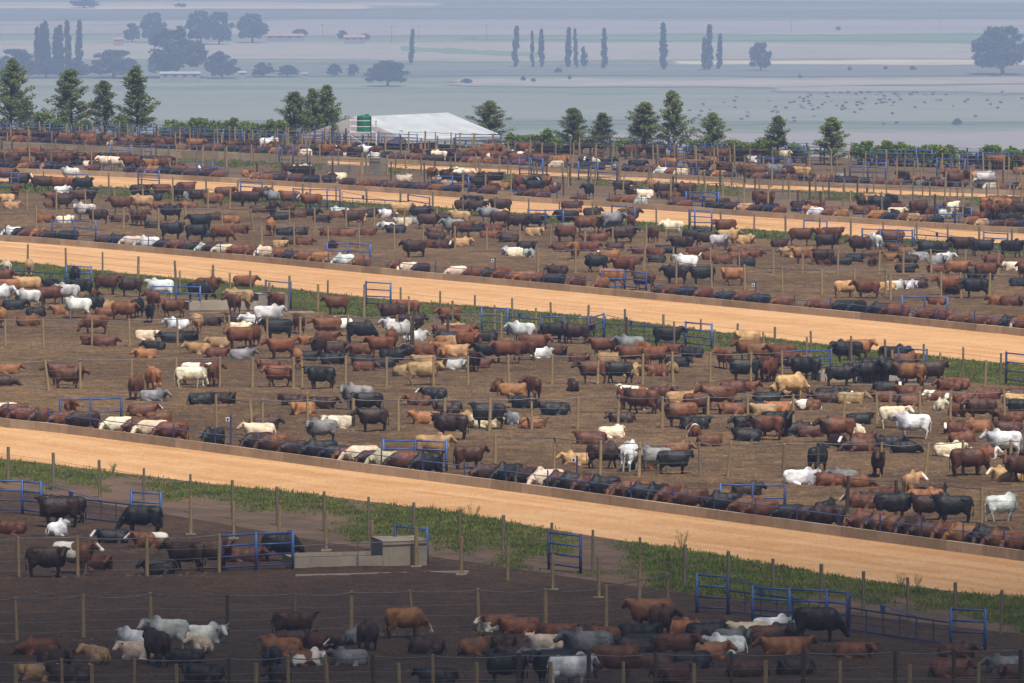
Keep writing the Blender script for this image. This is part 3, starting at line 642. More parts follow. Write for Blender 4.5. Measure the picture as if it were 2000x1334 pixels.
T(1000, 300, 4, '''50 612 d S r;190 602 d S r;420 582 k S l;470 552 o S r;480 502 d S r;560 632 b S l;650 622 d S r;800 602 g S r;640 492 d L r;920 567 b S r;930 612 b S a;900 702 d S r;840 712 d S l;1090 702 b S a;1240 662 c S l;190 647 t L r;400 702 b S l;370 777 b L l;490 837 o S t;590 692 b! L l;690 697 b L r;620 767 b L r;740 662 b L l;820 767 d L r;130 757 k L r;40 812 c L r;140 817 w L t;990 797 b L l;1110 807 b L l;1190 787 k L l;730 827 c L l;780 832 o L r;640 937 k S l;860 962 b S l;950 882 b L r;1110 862 k L l;1310 792 d S l;1340 867 o L r;1450 802 b L r;1430 727 k S r;1530 742 d S r;1640 767 w S r;1700 732 t S r;1650 652 b S l;1840 712 t L r;1900 822 b L r;1740 792 b L l;1780 842 b L r;1660 872 b L r;1540 842 b! L l;1850 892 k L r;1340 942 w S l;1260 1027 k S l;1470 1037 k S l;1710 1045 o W l;340 952 d L l;
40 960 b F;110 985 o F;230 1000 b F;330 1015 k F;510 1035 b F;700 1040 o F;770 1060 o S l;1010 1075 d S l;1190 1090 d F;1270 1095 b F;1370 1105 k F;1500 1120 b F;1670 1135 k F;1830 1150 b F;1930 1160 k F''')
T(1500, 300, 3.812, '''100 702 d L r;260 692 b S r;390 692 b S a;490 682 b S r;450 732 d S r;670 757 d S l;795 732 w S a;910 712 b S l;150 777 t L l;250 832 o S l;390 842 d S l;440 837 b L r;570 837 k L r;660 817 k L r;780 782 b L r;775 847 b L t;920 812 o L l;940 737 d L l;1030 822 d L l;1050 762 b L r;1040 897 k L r;1100 802 g L l;1190 802 k S l;1290 737 k L r;1270 832 g L r;1330 807 w L r;1440 762 d S l;1620 772 k S r;1660 827 b L l;1830 782 k S r;1420 937 o S r;1270 897 b L r;1640 957 b S r;1540 937 k L l;1815 877 c L l;1890 947 b S a;590 1087 t S r;720 1092 b S l;860 1022 t L l;970 1022 w L r;1060 1017 w L r;1130 1012 d L r;1330 1062 b S l;1390 1057 k L r;1530 1087 k S l;1710 1137 b L l;1830 1142 b L r;1890 1002 k L r;
110 1125 b F;340 1135 b F;440 1140 b F;560 1160 k F;660 1175 k F;850 1190 k F;960 1200 b F;1180 1230 b F;1240 1132 b L l;1300 1230 b F;1430 1250 b F;1560 1265 b F;1720 1280 b F;1800 1295 k F;1870 1300 b! F''')
def bunk_frame(r, x):
    y = smooth_ip(r['b'], x); a = P(x - 30, smooth_ip(r['b'], x - 30), RZ); b = P(x + 30, smooth_ip(r['b'], x + 30), RZ)
    d = (b - a).normalized(); n = Vector((-d.y, d.x, 0))
    if n.x < 0: n = -n          # into the pen: away to the right
    p = P(x, y, RZ); p.z = 0; return p, d, n
def bunk_spot(r, px, off):
    x = px
    for _ in range(8):
        p, d, n = bunk_frame(r, x); q = p + n * off
        x -= proj(q)[0] - px
    return q, n
COWS = []
for ti, (x0, y0, s, txt) in enumerate(TILES):
    for ent in txt.replace('\n', '').split(';'):
        w = ent.split(); px, py = x0 + float(w[0]) / s, y0 + float(w[1]) / s
        c = w[2][0]; face = '!' in w[2]; pose = w[3]; dr = w[4] if len(w) > 4 else None
        if pose == 'F':
            r = min(ROADS[:4], key=lambda q: abs(smooth_ip(q['b'], px) - 22 - py))
            p, n = bunk_spot(r, px, 1.72 + random.uniform(-.1, .15)); ang = math.atan2(-n.y, -n.x) + R(random.gauss(-10, 17))
        else:
            ang = R(DIR[dr] + random.uniform(-25, 25))
            p = P(px, py); p = p - Vector((math.cos(ang), math.sin(ang), 0)) * .16
        if c == 'b' and not face and pose != 'F' and random.random() < .08: c = 'p'
        COWS.append(dict(px=px, py=py, c=c, face=face, pose=pose, dir=dr, p=p, ang=ang, near=ti < NEARTILES))
# keep neighbours from standing inside each other (small nudges in depth)
for _ in range(5):
    for i in range(len(COWS)):
        for j in range(i + 1, len(COWS)):
            a, b = COWS[i], COWS[j]
            d = b['p'] - a['p']
            if abs(d.x) < 1.5 and abs(d.y) < 1.0:
                m = (1.0 - abs(d.y)) * .5 * (1 - abs(d.x) / 1.5); s = 1 if d.y >= 0 else -1
                for o, sg in ((a, -1), (b, 1)):
                    if o['pose'] == 'F': continue
                    o['p'] = o['p'] + Vector((0, sg * s * m * .8, 0))
# far pens, loosely scattered
frs = random.Random(11)
def scatter(n, top, bot, xr, standp=.5):
    cs = [(frs.uniform(*xr), frs.random() ** 1.1) for _ in range(max(6, n // 7))]
    for _ in range(n):
        cxx, ct = frs.choice(cs); px = cxx + frs.gauss(0, 42); t = min(1, max(0, ct + frs.gauss(0, .13))); py = ip(top, px) * t + ip(bot, px) * (1 - t)
        if 600 < px < 1010 and py < 308: continue
        c = frs.choices('kdbotcwgp', (17, 28, 32, 7, 6, 4, 3, 2, 1))[0]
        pose = 'S' if frs.random() < standp else 'L'; dr = frs.choice(['l', 'r', 'l', 'r', 'a', 't'])
        ang = R(DIR[dr] + frs.uniform(-38, 38))
        COWS.append(dict(px=px, py=py, c=c, face=frs.random() < .06, pose=pose, dir=dr, p=P(px, py), ang=ang, near=False))
lr = lambda k, dy, e='b': [(x, y + dy) for x, y in ROADS[k][e]]
scatter(215, lr(3, 8, 'v'), lr(2, -12), (-60, 2060), .42)
scatter(200, lr(4, 4, 'v'), lr(3, -4), (-60, 2060), .45)
scatter(85, [(-100, 272), (1200, 300)], [(-100, 292), (1200, 318)], (-60, 1150), .5)
scatter(60, [(1100, 298), (2100, 334)], lr(4, -2), (1170, 2060), .5)
for k, (a, b) in ((2, (-40, 2050)), (3, (-40, 2050))):
    x = a
    while x < b:
        x += frs.choice([17, 20, 24, 30, 70]) * (1 if k == 2 else .85)
        q, n = bunk_spot(ROADS[k], x, 1.75); c = frs.choices('kdbotcw', (20, 26, 30, 7, 5, 5, 3))[0]
        COWS.append(dict(px=x, py=smooth_ip(ROADS[k]['b'], x) - 8, c=c, face=False, pose='F', dir=None, p=q, ang=math.atan2(-n.y, -n.x) + R(frs.uniform(-14, 14)), near=False))
def variant(c):
    h = 1 if c['c'] in 'wg' else (1 if (int(c['px'] * 7) % 5 == 0) else 0)
    q = int(c['px'] * 13 + c['py'] * 5)
    yaw = (0.0, .5, -.5, .95, -.95, .2)[q % 6]; horns = 1 if q % 4 == 0 else 0
    if c['pose'] in 'FGU': yaw = 0.0 if q % 2 else .25; horns = 0
    return (('S' if c['pose'] == 'W' else c['pose']), h, yaw, horns, 1 if c['pose'] == 'W' or (c['pose'] in 'SG' and q % 5 == 1) else 0)
inframe = [c for c in COWS if -25 < c['px'] < 2025 and c['py'] < 1395]
order = sorted(inframe, key=lambda c: c['p'].y)
IND = [c for c in order if c['near']][:300]
ids = {id(c) for c in IND}
REST = [c for c in COWS if id(c) not in ids]
def coat(c):
    b = COATS[c['c']]; k = random.uniform(.75, 1.3)
    if c['c'] == 'b' and random.random() < .4: b = (.14, .046, .014)
    if c['c'] == 'd' and random.random() < .3: b = (.055, .019, .009)
    return tuple(min(.8, v * k * random.uniform(.94, 1.06)) for v in b)
# ---- labels that single each animal out
def zone(c):
    if c['pose'] == 'F' : return 'feeding at the nearest bunk'
    x, y = c['px'], c['py']
    if y > ip([(0, 990), (600, 1090), (1300, 1190), (2000, 1290)], x):
        if y > 1180: return 'in the shaded front pen'
        return 'in the pen by the front trough'
    if y < 682 and x < 300: return "in the back left crowd"
    if y < 682 and x < 760: return "near the second water trough"
    if y < 682 and x < 1100: return "by the blue rails at the back centre"
    if y < 700 and x >= 1100: return "below the second road's verge"
    if y < 775 and x > 1480: return 'around the trough of black cattle'
    if y < 775: return 'in the left strip between middle fences' if x < 700 else 'beside the right half of the long fence'
    if y < 852: return 'in the sunlit pen above the bunk' if x < 1000 else ('in the sunlit pen right of centre' if x < 1500 else 'in the crowded right-edge pen')
    return 'just inside the bunk rail' if x < 1480 else 'behind the bunk at the lower right'
DW = {'r': 'facing right', 'l': 'facing left', 'a': 'facing away', 't': 'facing the camera', 'ra': 'facing away', 'la': 'facing away', 'lt': 'facing the camera', 'rt': 'facing the camera', None: ''}
PW = dict(S='standing', W='walking', G='standing with lowered head', L='lying', U='lying stretched out', F='')
groups = {}
for c in IND:
    key = ' '.join((CNAME[c['c']] + (' white-faced' if c['face'] else '') + ' cow ' + ' '.join(w for w in (PW[c['pose']], DW[c['dir']]) if w)).split()), zone(c)
    groups.setdefault(key, []).append(c)
for (desc, z), cs in groups.items():
    cs.sort(key=lambda c: c['px'])
    for i, c in enumerate(cs):
        if len(cs) == 1: c['label'] = desc + ' ' + z
        else:
            o = 'leftmost' if i == 0 else ('rightmost' if i == len(cs) - 1 else ordw(i) + '-from-left')
            if len((o + ' ' + desc + ' ' + z).replace('-', ' ').split()) > 15: desc = desc.replace('standing with lowered head', 'grazing').replace('brown and white pied', 'pied')
            c['label'] = o + ' ' + desc + ' ' + z
for c in IND:
    o = link('cow', var(*variant(c)), None, c['p']); o.rotation_euler = (0, 0, c['ang'])
    s = random.uniform(.95, 1.12) * (.88 if c['pose'] in 'LU' else .93 if c['pose'] == 'F' else 1.0)
    o.scale = (s * random.uniform(.97, 1.03), s * random.uniform(.94, 1.08), s)
    a = 1.0
    if c['c'] == 'p': a = .5
    elif c['face']: a = .75
    elif c['c'] in 'wg' and variant(c)[1]: a = .25
    if c['pose'] in 'LU' and math.cos(c['ang']) * 0 + math.sin(c['px']) > 0: o.scale.y *= -1 if False else 1
    elif c['c'] in 'bo' and random.random() < .33: a = .9
    o.color = (*coat(c), a)
    tag(o, c['label'], 'cow', 'cattle feeding at the bunk' if c['pose'] == 'F' else 'cattle in the pens')
def herd(name, items, label, cat):
    VV, QQ, CC = [], [], []; off = 0
    for c in items:
        V, Q, Fm = low(*variant(c)); s = random.uniform(.93, 1.10) * (.87 if c['pose'] in 'LU' else .93 if c['pose'] == 'F' else 1) * c.get('k', 1)
        ca, sa = math.cos(c['ang']), math.sin(c['ang'])
        W = V * s; W = np.stack([W[:, 0]*ca - W[:, 1]*sa + c['p'][0], W[:, 0]*sa + W[:, 1]*ca + c['p'][1], W[:, 2] + c['p'][2]], 1)
        cc = np.array(coat(c))[None, :] * np.ones((len(V), 1))
        cc *= (1 - .6 * Fm[:, 1:2])
        if c['face']: cc = cc * (1 - Fm[:, 0:1]) + np.array((.66, .6, .52)) * Fm[:, 0:1]
        if c['c'] in 'wg': cc *= (1 - .45 * Fm[:, 2:3])
        VV.append(W); QQ.append(Q + off); CC.append(cc); off += len(V)
    V, Q, C3 = np.concatenate(VV), np.concatenate(QQ), np.concatenate(CC)
    me = bpy.data.meshes.new(name)
    me.vertices.add(len(V)); me.vertices.foreach_set('co', V.astype(np.float32).ravel())
    me.loops.add(Q.size); me.loops.foreach_set('vertex_index', Q.astype(np.int32).ravel())
    me.polygons.add(len(Q)); me.polygons.foreach_set('loop_start', np.arange(0, Q.size, 4, dtype=np.int32))
    me.update(calc_edges=True); me.validate()
    me.polygons.foreach_set('use_smooth', np.ones(len(me.polygons), bool))
    at = me.color_attributes.new('coat', 'FLOAT_COLOR', 'POINT')
    at.data.foreach_set('color', np.concatenate([C3, np.ones((len(C3), 1))], 1).astype(np.float32).ravel())
    me.materials.append(M['herd'])
    o = link(name, me); tag(o, label, cat, kind='stuff'); return o
herd('cattle_herd', REST, 'mass of brown, black and cream cattle in the far pens beyond the second road', 'cattle herd')
gz = []
for _ in range(120):
    px = random.choice([random.uniform(1340, 1560), random.uniform(1560, 1760), random.uniform(1560, 1760), random.uniform(1700, 2010)])
    py = random.uniform(182, 215) if px > 1560 else random.uniform(190, 242)
    if random.random() < .12: py = random.uniform(215, 245)
    q = P(px, py, VAL + .2); gz.append(dict(px=px, py=py, c=random.choice('kkdkg'), face=False, pose=random.choice('SGG'), dir='l', p=q, ang=R(random.choice([0, 180]) + random.uniform(-40, 40)), k=.95))
herd('grazing_herd', gz, 'herd of small dark animals grazing on the hazy valley field', 'grazing herd')

# ------------------------------------------------------------------ fences
def post_mesh(h, r, mt, n=9):
    mb = MB(); mb.tube((0, 0, -.15), (0, 0, h), r * 1.06, r * .95, n)
    return mb.mesh('post', mt, False)
PM = {}
def pmesh(kind, h):
    k = (kind, round(h, 1))
    if k not in PM: PM[k] = post_mesh(h, .075 if kind != 'greywood' else .07, M[kind])
    return PM[k]
def sag(a, b, drop, n=5):
    return [a.lerp(b, i / n) - Vector((0, 0, drop * 4 * (i / n) * (1 - i / n))) for i in range(n + 1)]
def fence(label, posts, h=1.75, kind='wood', wires=(.35, .75, 1.15), cable=1.68, group='wire fences between the pens', hv=.06, plinth=False, name='wire_fence'):
    # posts: (px, py, lean px at the top)
    bs = [P(p[0], p[1]) for p in posts]
    root = thing(name, label, 'fence', bs[0], group)
    tops = []
    for p, b in zip(posts, bs):
        hh = h * random.uniform(1 - hv, 1 + hv); kk = kind
        if kind == 'mixed': kk = random.choice(['wood', 'wood', 'wood', 'greywood', 'darkwood'])
        if len(p) > 3: kk = p[3]
        o = link('post', pmesh(kk, hh), root, b - bs[0])
        lean = (p[2] if len(p) > 2 else 0) / (scl(b) * h)
        lx, ly = math.atan(lean) + random.gauss(0, .012), random.gauss(0, .015); o.rotation_euler = (ly, lx, random.uniform(0, 6))
        w = random.uniform(.82, 1.18); o.scale = (w, w, 1)
        tops.append(Vector((math.tan(lx), -math.tan(ly), 1)))
        if plinth: MB().box(-.22, .22, -.2, .2, -.05, .10).build('footing', M['concrete'], root, loc=b - bs[0])
    for z in wires:
        pts = []
        for i in range(len(bs) - 1): pts += sag(bs[i] + tops[i] * z - bs[0], bs[i+1] + tops[i+1] * z - bs[0], random.uniform(.0, .03), 2)
        MB().poly(pts, .0085, 4).build('wire', M['wire'], root)
    if cable:
        pts = []
        for i in range(len(bs) - 1): pts += sag(bs[i] + tops[i] * cable - bs[0], bs[i+1] + tops[i+1] * cable - bs[0], random.uniform(.02, .12), 4)
        MB().poly(pts, .024, 5).build('top_cable', M['cable'], root)
    return root
def line_posts(poly, x0, x1, step, jit=.06):
    out = []; x = x0
    while x <= x1:
        out.append((x + random.uniform(-jit, jit) * step, smooth_ip(poly, x), random.choice([0, 0, 0, random.uniform(-3, 3)]))); x += step
    return out
fence('wire fence of pale posts at the left of the shaded pen below the blue gate', [(-90,1132),(37,1131),(152,1129),(287,1129),(428,1124)])
fence('long wire fence across the dark empty ground of the front pen', [(-100,1257),(33,1255,2),(163,1250),(295,1246),(444,1250,0,'darkwood'),(577,1246,0,'greywood'),(686,1243,2),(808,1241,-6),(935,1238),(1065,1238),(1184,1231),(1305,1205,4)], 1.75)
fence('wire fence along the bottom of the front pen, dark and pale posts', [(-40,1383),(122,1382),(262,1381),(448,1380,0,'darkwood'),(563,1377),(637,1376),(729,1374,0,'darkwood'),(846,1374),(1012,1373,0,'darkwood'),(1150,1371,0,'darkwood'),(1280,1370,0,'darkwood'),(1428,1370,0,'darkwood'),(1569,1368,0,'darkwood'),(1748,1366,0,'darkwood'),(1862,1364,0,'darkwood'),(1995,1362,0,'darkwood'),(2110,1360)])
fence('lowest wire fence of pale cut-off posts on the bottom edge', [(-100,1396),(31,1396),(180,1395),(345,1394),(499,1393),(640,1393),(781,1392),(933,1391),(1075,1390),(1217,1390),(1356,1388),(1494,1387),(1640,1388),(1774,1390),(1909,1391),(2050,1391)], cable=None)
fence('wire fence across the crowded back left of the sunlit pens', [(-70,681),(11,680),(85,679),(180,679),(253,680),(347,679),(447,672),(522,674),(586,676),(680,672),(775,672),(803,675),(807,676,0,'darkwood'),(874,668,0,'darkwood'),(979,668)])
fence('long wire fence through the middle of the sunlit pens', [(-60,766),(95,765,6),(157,763),(257,762),(345,760),(429,758),(493,760),(573,760,3),(590,759),(675,757),(755,759),(847,758),(914,757),(994,755),(1078,754),(1167,754,-10),(1255,753),(1314,748),(1387,750),(1466,749),(1528,747)])
fence('wire fence just above the nearest bunk with several leaning posts', [(423,838,3),(493,850,5),(513,845),(601,845),(690,845),(778,845),(869,844),(956,844),(1039,842),(1128,841),(1207,838,-4),(1293,841),(1382,840),(1461,837),(1549,836),(1646,833,-6),(1712,832),(1797,830),(1856,829),(1962,829),(2060,827)])
fence('short wire fence with three strongly leaning posts above the bunk', [(967,920),(1082,924),(1172,932),(1248,935,-12),(1367,934,0,'greywood'),(1421,935,8),(1529,936,18),(1598,934,0,'darkwood'),(1720,936),(1806,936,-8),(1881,932),(1974,930),(2080,929)])
fence('dark-posted wire fence behind the white cow at the lower right', [(1654,1007,0,'darkwood'),(1750,1013,0,'darkwood'),(1845,1020,0,'darkwood'),(1917,1029),(2010,1030),(2100,1031)])
fence('wire fence crossing the third-row pens at the far left', [(-60,414),(53,415),(110,413),(167,412),(224,412),(279,411),(337,410),(406,411),(449,410)])
fence('wire fence over the third-row pens from left to centre', [(-60,452),(71,447),(124,448),(182,449),(241,450),(310,451),(362,450),(434,449),(495,452,-9),(566,448),(615,452),(676,449),(731,449),(790,451),(854,447)])
fence('wire fence across the centre of the third-row pens', [(511,482),(575,482),(641,484),(702,487),(770,489),(826,487),(889,489),(951,491),(1015,487),(1075,485),(1142,491),(1197,490),(1262,488),(1330,489)])
fence('wire fence across the right half of the third-row pens', [(1051,536),(1124,535),(1181,532),(1257,531,3),(1315,529),(1387,532),(1444,530),(1510,536),(1567,537),(1636,539),(1716,539,3),(1764,537),(1819,536),(1885,537),(1950,538),(2030,540)])
fence('wire fence near the second bunk at the right', [(1321,560),(1390,567),(1455,568),(1528,574),(1605,578),(1668,577),(1730,578),(1739,588),(1838,583),(1877,585),(1932,586),(2010,588)])
for lb, y0, y1, xa, xb, st in (('thin far fence crossing the left fourth-row cattle', 318, 322, -60, 640, 46), ('thin far fence between shed and third bunk', 340, 346, 560, 1240, 47), ('thin far fence in the upper right fourth-row pens', 362, 378, 1120, 2060, 49), ('thin far fence low in the right fourth-row pens', 396, 412, 1250, 2060, 50), ('thin distant fence in the left fifth-row pens', 282, 292, -60, 760, 37), ('thin distant fence in the right fifth-row pens', 318, 342, 1050, 2060, 38),('far wire fence across the left fourth-row pens', 333, 331, -60, 420, 57), ('far wire fence across the central fourth-row pens', 352, 366, 330, 1180, 55), ('far wire fence over the right fourth-row pens', 380, 397, 900, 2060, 52), ('far wire fence near the third bunk at the right', 412, 430, 1440, 2060, 56),
                              ('distant wire fence along the left fifth-row pens', 291, 297, -60, 700, 41), ('distant wire fence in the centre fifth-row pens', 306, 322, 520, 1440, 40), ('distant wire fence over the right fifth-row pens', 338, 352, 1150, 2060, 43), ('distant wire fence below the shed', 300, 312, 560, 1060, 37)):
    fence(lb, line_posts([(xa, y0), (xb, y1)], xa, xb, st, .2), 1.8, 'mixed', (.4, .8, 1.2), 1.7, hv=.12)
fence('last post fence in front of the left trees', line_posts([(-60, 270), (800, 292)], -60, 800, 24, .25), 1.8, 'mixed', (.5, 1.0, 1.5), 1.75, hv=.1)
fence('last post fence in front of the right trees', line_posts([(800, 293), (2060, 332)], 800, 2060, 26, .25), 1.8, 'mixed', (.5, 1.0, 1.5), 1.75, hv=.1)
RN = ['nearest', 'second', 'third', 'fourth', 'fifth']
for k, r in enumerate(ROADS):
    fence('roadside fence of tall grey posts on the grass of the %s road' % RN[k], line_posts(r['p'], -175 + (16 if k == 0 else 10), 2180, r['ps'], .04), r['ph'], 'greywood', (.45, .95, 1.4), None, 'roadside fences', .03, name='roadside_fence')
    if r['q']:
        fence('shorter post fence on the pen side of the %s road verge' % RN[k], line_posts(r['q'], r['qx'][0], r['qx'][1], r['ps'] + (0 if k == 0 else 14), .08), 1.6, 'mixed' if k else 'wood', (.4, .85, 1.25), None, 'roadside fences', .06, plinth=(k == 0), name='roadside_fence')

# ------------------------------------------------------------------ feed bunks and neck rails
for k, r in enumerate(ROADS[:4]):
    p0 = bunk_frame(r, -60)[0]; root = thing('feed_bunk', 'long low concrete feed bunk along the %s sand road' % RN[k], 'feed bunk', p0, 'feed bunks along the roads')
    step = 2.55
    pts = [Vector((*P(x, smooth_ip(r['b'], x), RZ).xy, 0)) for x in range(-520, 2521, 20)]
    # walk along the line in panels of 2.55 m
    line = [pts[0]]; 
    for q in pts[1:]:
        while (q - line[-1]).length >= step: line.append(line[-1] + (q - line[-1]).normalized() * step)
    vis = [i for i in range(len(line) - 1) if -60 < proj(line[i])[0] < 2060 or -60 < proj(line[i+1])[0] < 2060]
    rest = MB(); feed = MB(); inner = MB()
    prof = [(0, 0), (0, .74), (.11, .74), (.15, .40), (.62, .40), (.66, .56), (.76, .56), (.76, 0)]
    for i in range(len(line) - 1):
        a, b = line[i], line[i+1]; d = (b - a).normalized(); nn = Vector((-d.y, d.x, 0)); sg = 1 if nn.x > 0 else -1
        pf = [(u * sg, z + random.uniform(-.006, .006) * (z > .5)) for u, z in prof]
        a2, b2 = a + d * .012, b - d * .012
        if i in vis[:100]:
            MB().prism(pf, a2 - p0, b2 - p0).build('panel', M['bunk'], root)
        else: rest.prism(pf, a2 - p0, b2 - p0)
        feed.prism([(.17 * sg, .403), (.17 * sg, .46), (.38 * sg, .5), (.6 * sg, .45), (.6 * sg, .403)], a - p0, b - p0)
    if rest.v: tag(rest.build('panel_run', M['bunk'], root), kind='stuff')
    feed.build('feed', M['feed'], root)
    # blue neck rail just inside the bunk
    q0, n0 = bunk_frame(r, -60)[0], bunk_frame(r, -60)[2]
    rl = thing('neck_rail', 'blue posts with a taut cable over the bunk of the %s road' % RN[k], 'rail', q0 + n0 * .85, 'neck rails over the bunks')
    x = -500.0; tp = []
    while x < 2500:
        p, d, n = bunk_frame(r, x); b = p + n * .86 - (q0 + n0 * .85)
        if -60 < x < 2060: MB().tube(b, b + Vector((0, 0, 1.36 + random.uniform(-.03, .05))), .036, n=7).build('post', M['rustblue'], rl)
        tp.append(b); x += r['bs']
    MB().poly([t + Vector((0, 0, 1.08)) for t in tp], .024, 5).build('cable', M['palecable'], rl)

# ------------------------------------------------------------------ blue pipe gates and panels
GI = [0]
def panel(label, posts, h=1.55, rails=4, base=None, worn=True, grp='blue pipe panels', z0=.28):
    bs = [P(x, y) for x, y in posts]
    root = thing('pipe_panel', label, 'pipe panel', bs[0], grp)
    for b in bs:
        q = b - bs[0]; MB().tube(q + Vector((0, 0, -.1)), q + Vector((0, 0, h + .08)), .064, n=8).build('post', M['rustblue'] if worn and random.random() < .5 else M['blue'], root, True)
    zs = [h - (h - z0) * i / max(1, rails - 1) for i in range(rails)]
    for i in range(len(bs) - 1):
        for j, z in enumerate(zs):
            MB().tube(bs[i] - bs[0] + Vector((0, 0, z)), bs[i+1] - bs[0] + Vector((0, 0, z + random.uniform(-.02, .02))), .04, n=6).build('rail', M['blue'] if j < 2 else M['rustblue'], root, True)
    return root
def mesh_gate(label, a, b, h=1.45, nb=6, dip=.45, plate=.33):
    A, B = P(*a), P(*b); root = thing('mesh_gate', label, 'gate', A, 'blue mesh gates')
    d = B - A; Z = lambda t, z: d * t + Vector((0, 0, z))
    f = MB(); f.tube(Z(0, .18), Z(1, .18), .038, n=6).tube(Z(0, .18), Z(0, h), .03, n=6).tube(Z(1, .18), Z(1, h - dip), .03, n=6)
    f.tube(Z(0, h - dip), Z(1, h - dip), .038, n=6); f.build('frame', M['rustblue'], root)
    MB().tube(Z(0, h + .06), Z(.72, h - dip), .02, n=6).build('brace', M['blue'], root)
    bars = MB()
    for i in range(1, nb): bars.tube(Z(i / nb, .18), Z(i / nb, h - dip), .024, n=5)
    for z in (.45, .72): bars.tube(Z(0, z), Z(1, z), .015, n=4)
    bars.build('bars', M['rustblue'], root)
    if plate: 
        c = Z(plate, h - dip + .12); u = d.normalized()
        q = MB(); q.prism([(-.015, -.16), (-.015, .16), (.015, .16), (.015, -.16)], c - u * .14, c + u * .14); q.build('plate', M['blue'], root)
    return root
panel('blue pipe panel cut by the left edge beside the front mesh gate', [(-40, 1006), (44, 1008), (80, 1011)])
mesh_gate('long blue mesh gate behind the white-faced pair at the left', (82, 1010), (256, 1030))
panel('four-rail blue pipe panel behind the big dark bull at left', [(257, 1030), (314, 1033)])
panel('blue four-rail pipe panel joining the left end of the front trough', [(430, 1122), (500, 1118), (572, 1115)], 1.6)
panel('low blue rail over the right end of the front trough', [(772, 1100), (834, 1105)], 1.55, 1)
panel('ladder-like blue gate standing alone before the near sand road', [(1072, 1114), (1134, 1121)], 1.58)
panel('short blue pipe panel left of the lower right mesh gates', [(1361, 1200), (1422, 1203)])
mesh_gate('blue mesh gate behind the long pipe panel at the lower right', (1424, 1203), (1612, 1228))
panel('three-post blue pipe panel in front of a mesh gate, lower right', [(1470, 1226), (1542, 1230), (1615, 1233), (1655, 1237)])
mesh_gate('blue mesh gate right of the drinking black bull', (1660, 1238), (1856, 1268))
panel('blue pipe panel at the lower right end of the mesh gates', [(1857, 1270), (1924, 1274)])
panel('two-rail blue pipe panel at the bunk on the left', [(118, 834), (177, 833), (237, 831)], 1.4, 2, z0=.75)
panel('blue pipe panel beside the zebu standing at the middle of the bunk', [(749, 922), (811, 922), (872, 924)], 1.5, 4)
panel('blue pipe panel at the bunk right of centre', [(1407, 1004), (1470, 1004), (1533, 1004)], 1.3, 3, z0=.15)
mesh_gate('blue mesh gate over the tan backs at the far left verge', (-40, 556), (127, 566), 1.5)
panel('blue pipe panel behind the black cow at the left verge', [(130, 563), (178, 566)], 1.5)
panel('three-post blue panel at the left end of the second trough', [(298, 606), (344, 606), (391, 607)], 1.5)
panel('blue top rail over the block of the second trough', [(519, 602), (568, 606)], 1.75, 1)
panel('ladder-like blue gate standing alone on the green second verge', [(715, 600), (763, 603)], 1.6)
panel('blue four-rail panel behind the white humped cow', [(941, 652), (992, 655)], 1.6)
mesh_gate('blue mesh gate on the verge behind the humped white cow', (994, 656), (1056, 662), 1.6, 3)
panel('blue pipe panel round the dark bulls at the second verge', [(1056, 670), (1103, 671), (1149, 672), (1179, 664)], 1.55)
mesh_gate('blue mesh gate on the green verge left of the lone black bull', (1182, 664), (1336, 677), 1.45)
panel('blue pipe panel right of the lone black bull by the verge', [(1339, 679), (1390, 684)], 1.5)
panel('worn blue pipe panel left of the black cattle at the trough', [(1527, 745), (1575, 743), (1623, 742)], 1.65)
panel('blue top rail above the trough crowded by black cattle', [(1755, 738), (1810, 742)], 1.65, 1)
panel('ladder-like blue gate cut by the right edge on the verge', [(1965, 751), (2016, 757)], 1.75)
panel('blue panel at the second bunk on the far left', [(102, 466), (145, 466), (187, 469)], 1.35, 3)
panel('ladder-like blue gate on the third verge at the left', [(270, 366), (311, 369)], 1.5)
panel('blue pipe gate at the left end of the third verge', [(-20, 372), (36, 373)], 1.5)
panel('small blue panel behind the cream cow at the upper left', [(128, 372), (172, 374)], 1.4, 2, z0=.9)
panel('blue pipe panel left of the long third-verge panel', [(470, 390), (512, 393)], 1.5)
panel('long four-post blue panel on the third verge', [(573, 408), (606, 409), (639, 410), (664, 411)], 1.6)
mesh_gate('blue mesh gate between panels on the third verge', (668, 408), (794, 416), 1.35)
panel('blue panel at the right end of the third-verge mesh gate', [(797, 420), (839, 427)], 1.6)
panel('three-post blue panel at the second bunk left of centre', [(639, 513), (680, 513), (723, 516)], 1.35, 3)
panel('blue pipe panel with trough behind dark cattle, third row', [(1031, 450), (1065, 451), (1100, 450)], 1.55)
panel('blue top rail behind the grey cow in the third row', [(1195, 440), (1240, 443)], 1.5, 1)
panel('tall blue ladder gate right of the pale standing cow', [(1346, 452), (1357, 453), (1390, 454)], 1.6)
panel('three-post blue panel at the second bunk right of centre', [(1176, 568), (1220, 568), (1262, 571)], 1.3, 3)
panel('low blue panel on the third verge right of centre', [(1570, 466), (1615, 468)], 1.35, 2, z0=.7)
panel('four-post blue panel over the white cow in the third row', [(1684, 488), (1719, 489), (1754, 490), (1782, 491)], 1.5)
mesh_gate('blue mesh gate on the third verge at the right', (1786, 482), (1920, 493), 1.35)
panel('blue panel on the third verge near the right edge', [(1921, 492), (1968, 495)], 1.4)
panel('three-post blue panel at the second bunk near the right edge', [(1762, 622), (1806, 622), (1850, 624)], 1.35, 2, z0=.4)
panel('blue panel at the third bunk in the centre', [(852, 376), (884, 376), (915, 378)], 1.35, 3)
panel('blue panel at the third bunk right of centre', [(1340, 408), (1372, 408), (1403, 410)], 1.35, 4)
panel('blue panel at the third bunk near the right edge', [(1832, 440), (1865, 440), (1897, 442)], 1.4, 3)
panel('blue panel at the fourth bunk on the left', [(384, 348), (415, 348), (444, 349)], 1.4, 3)
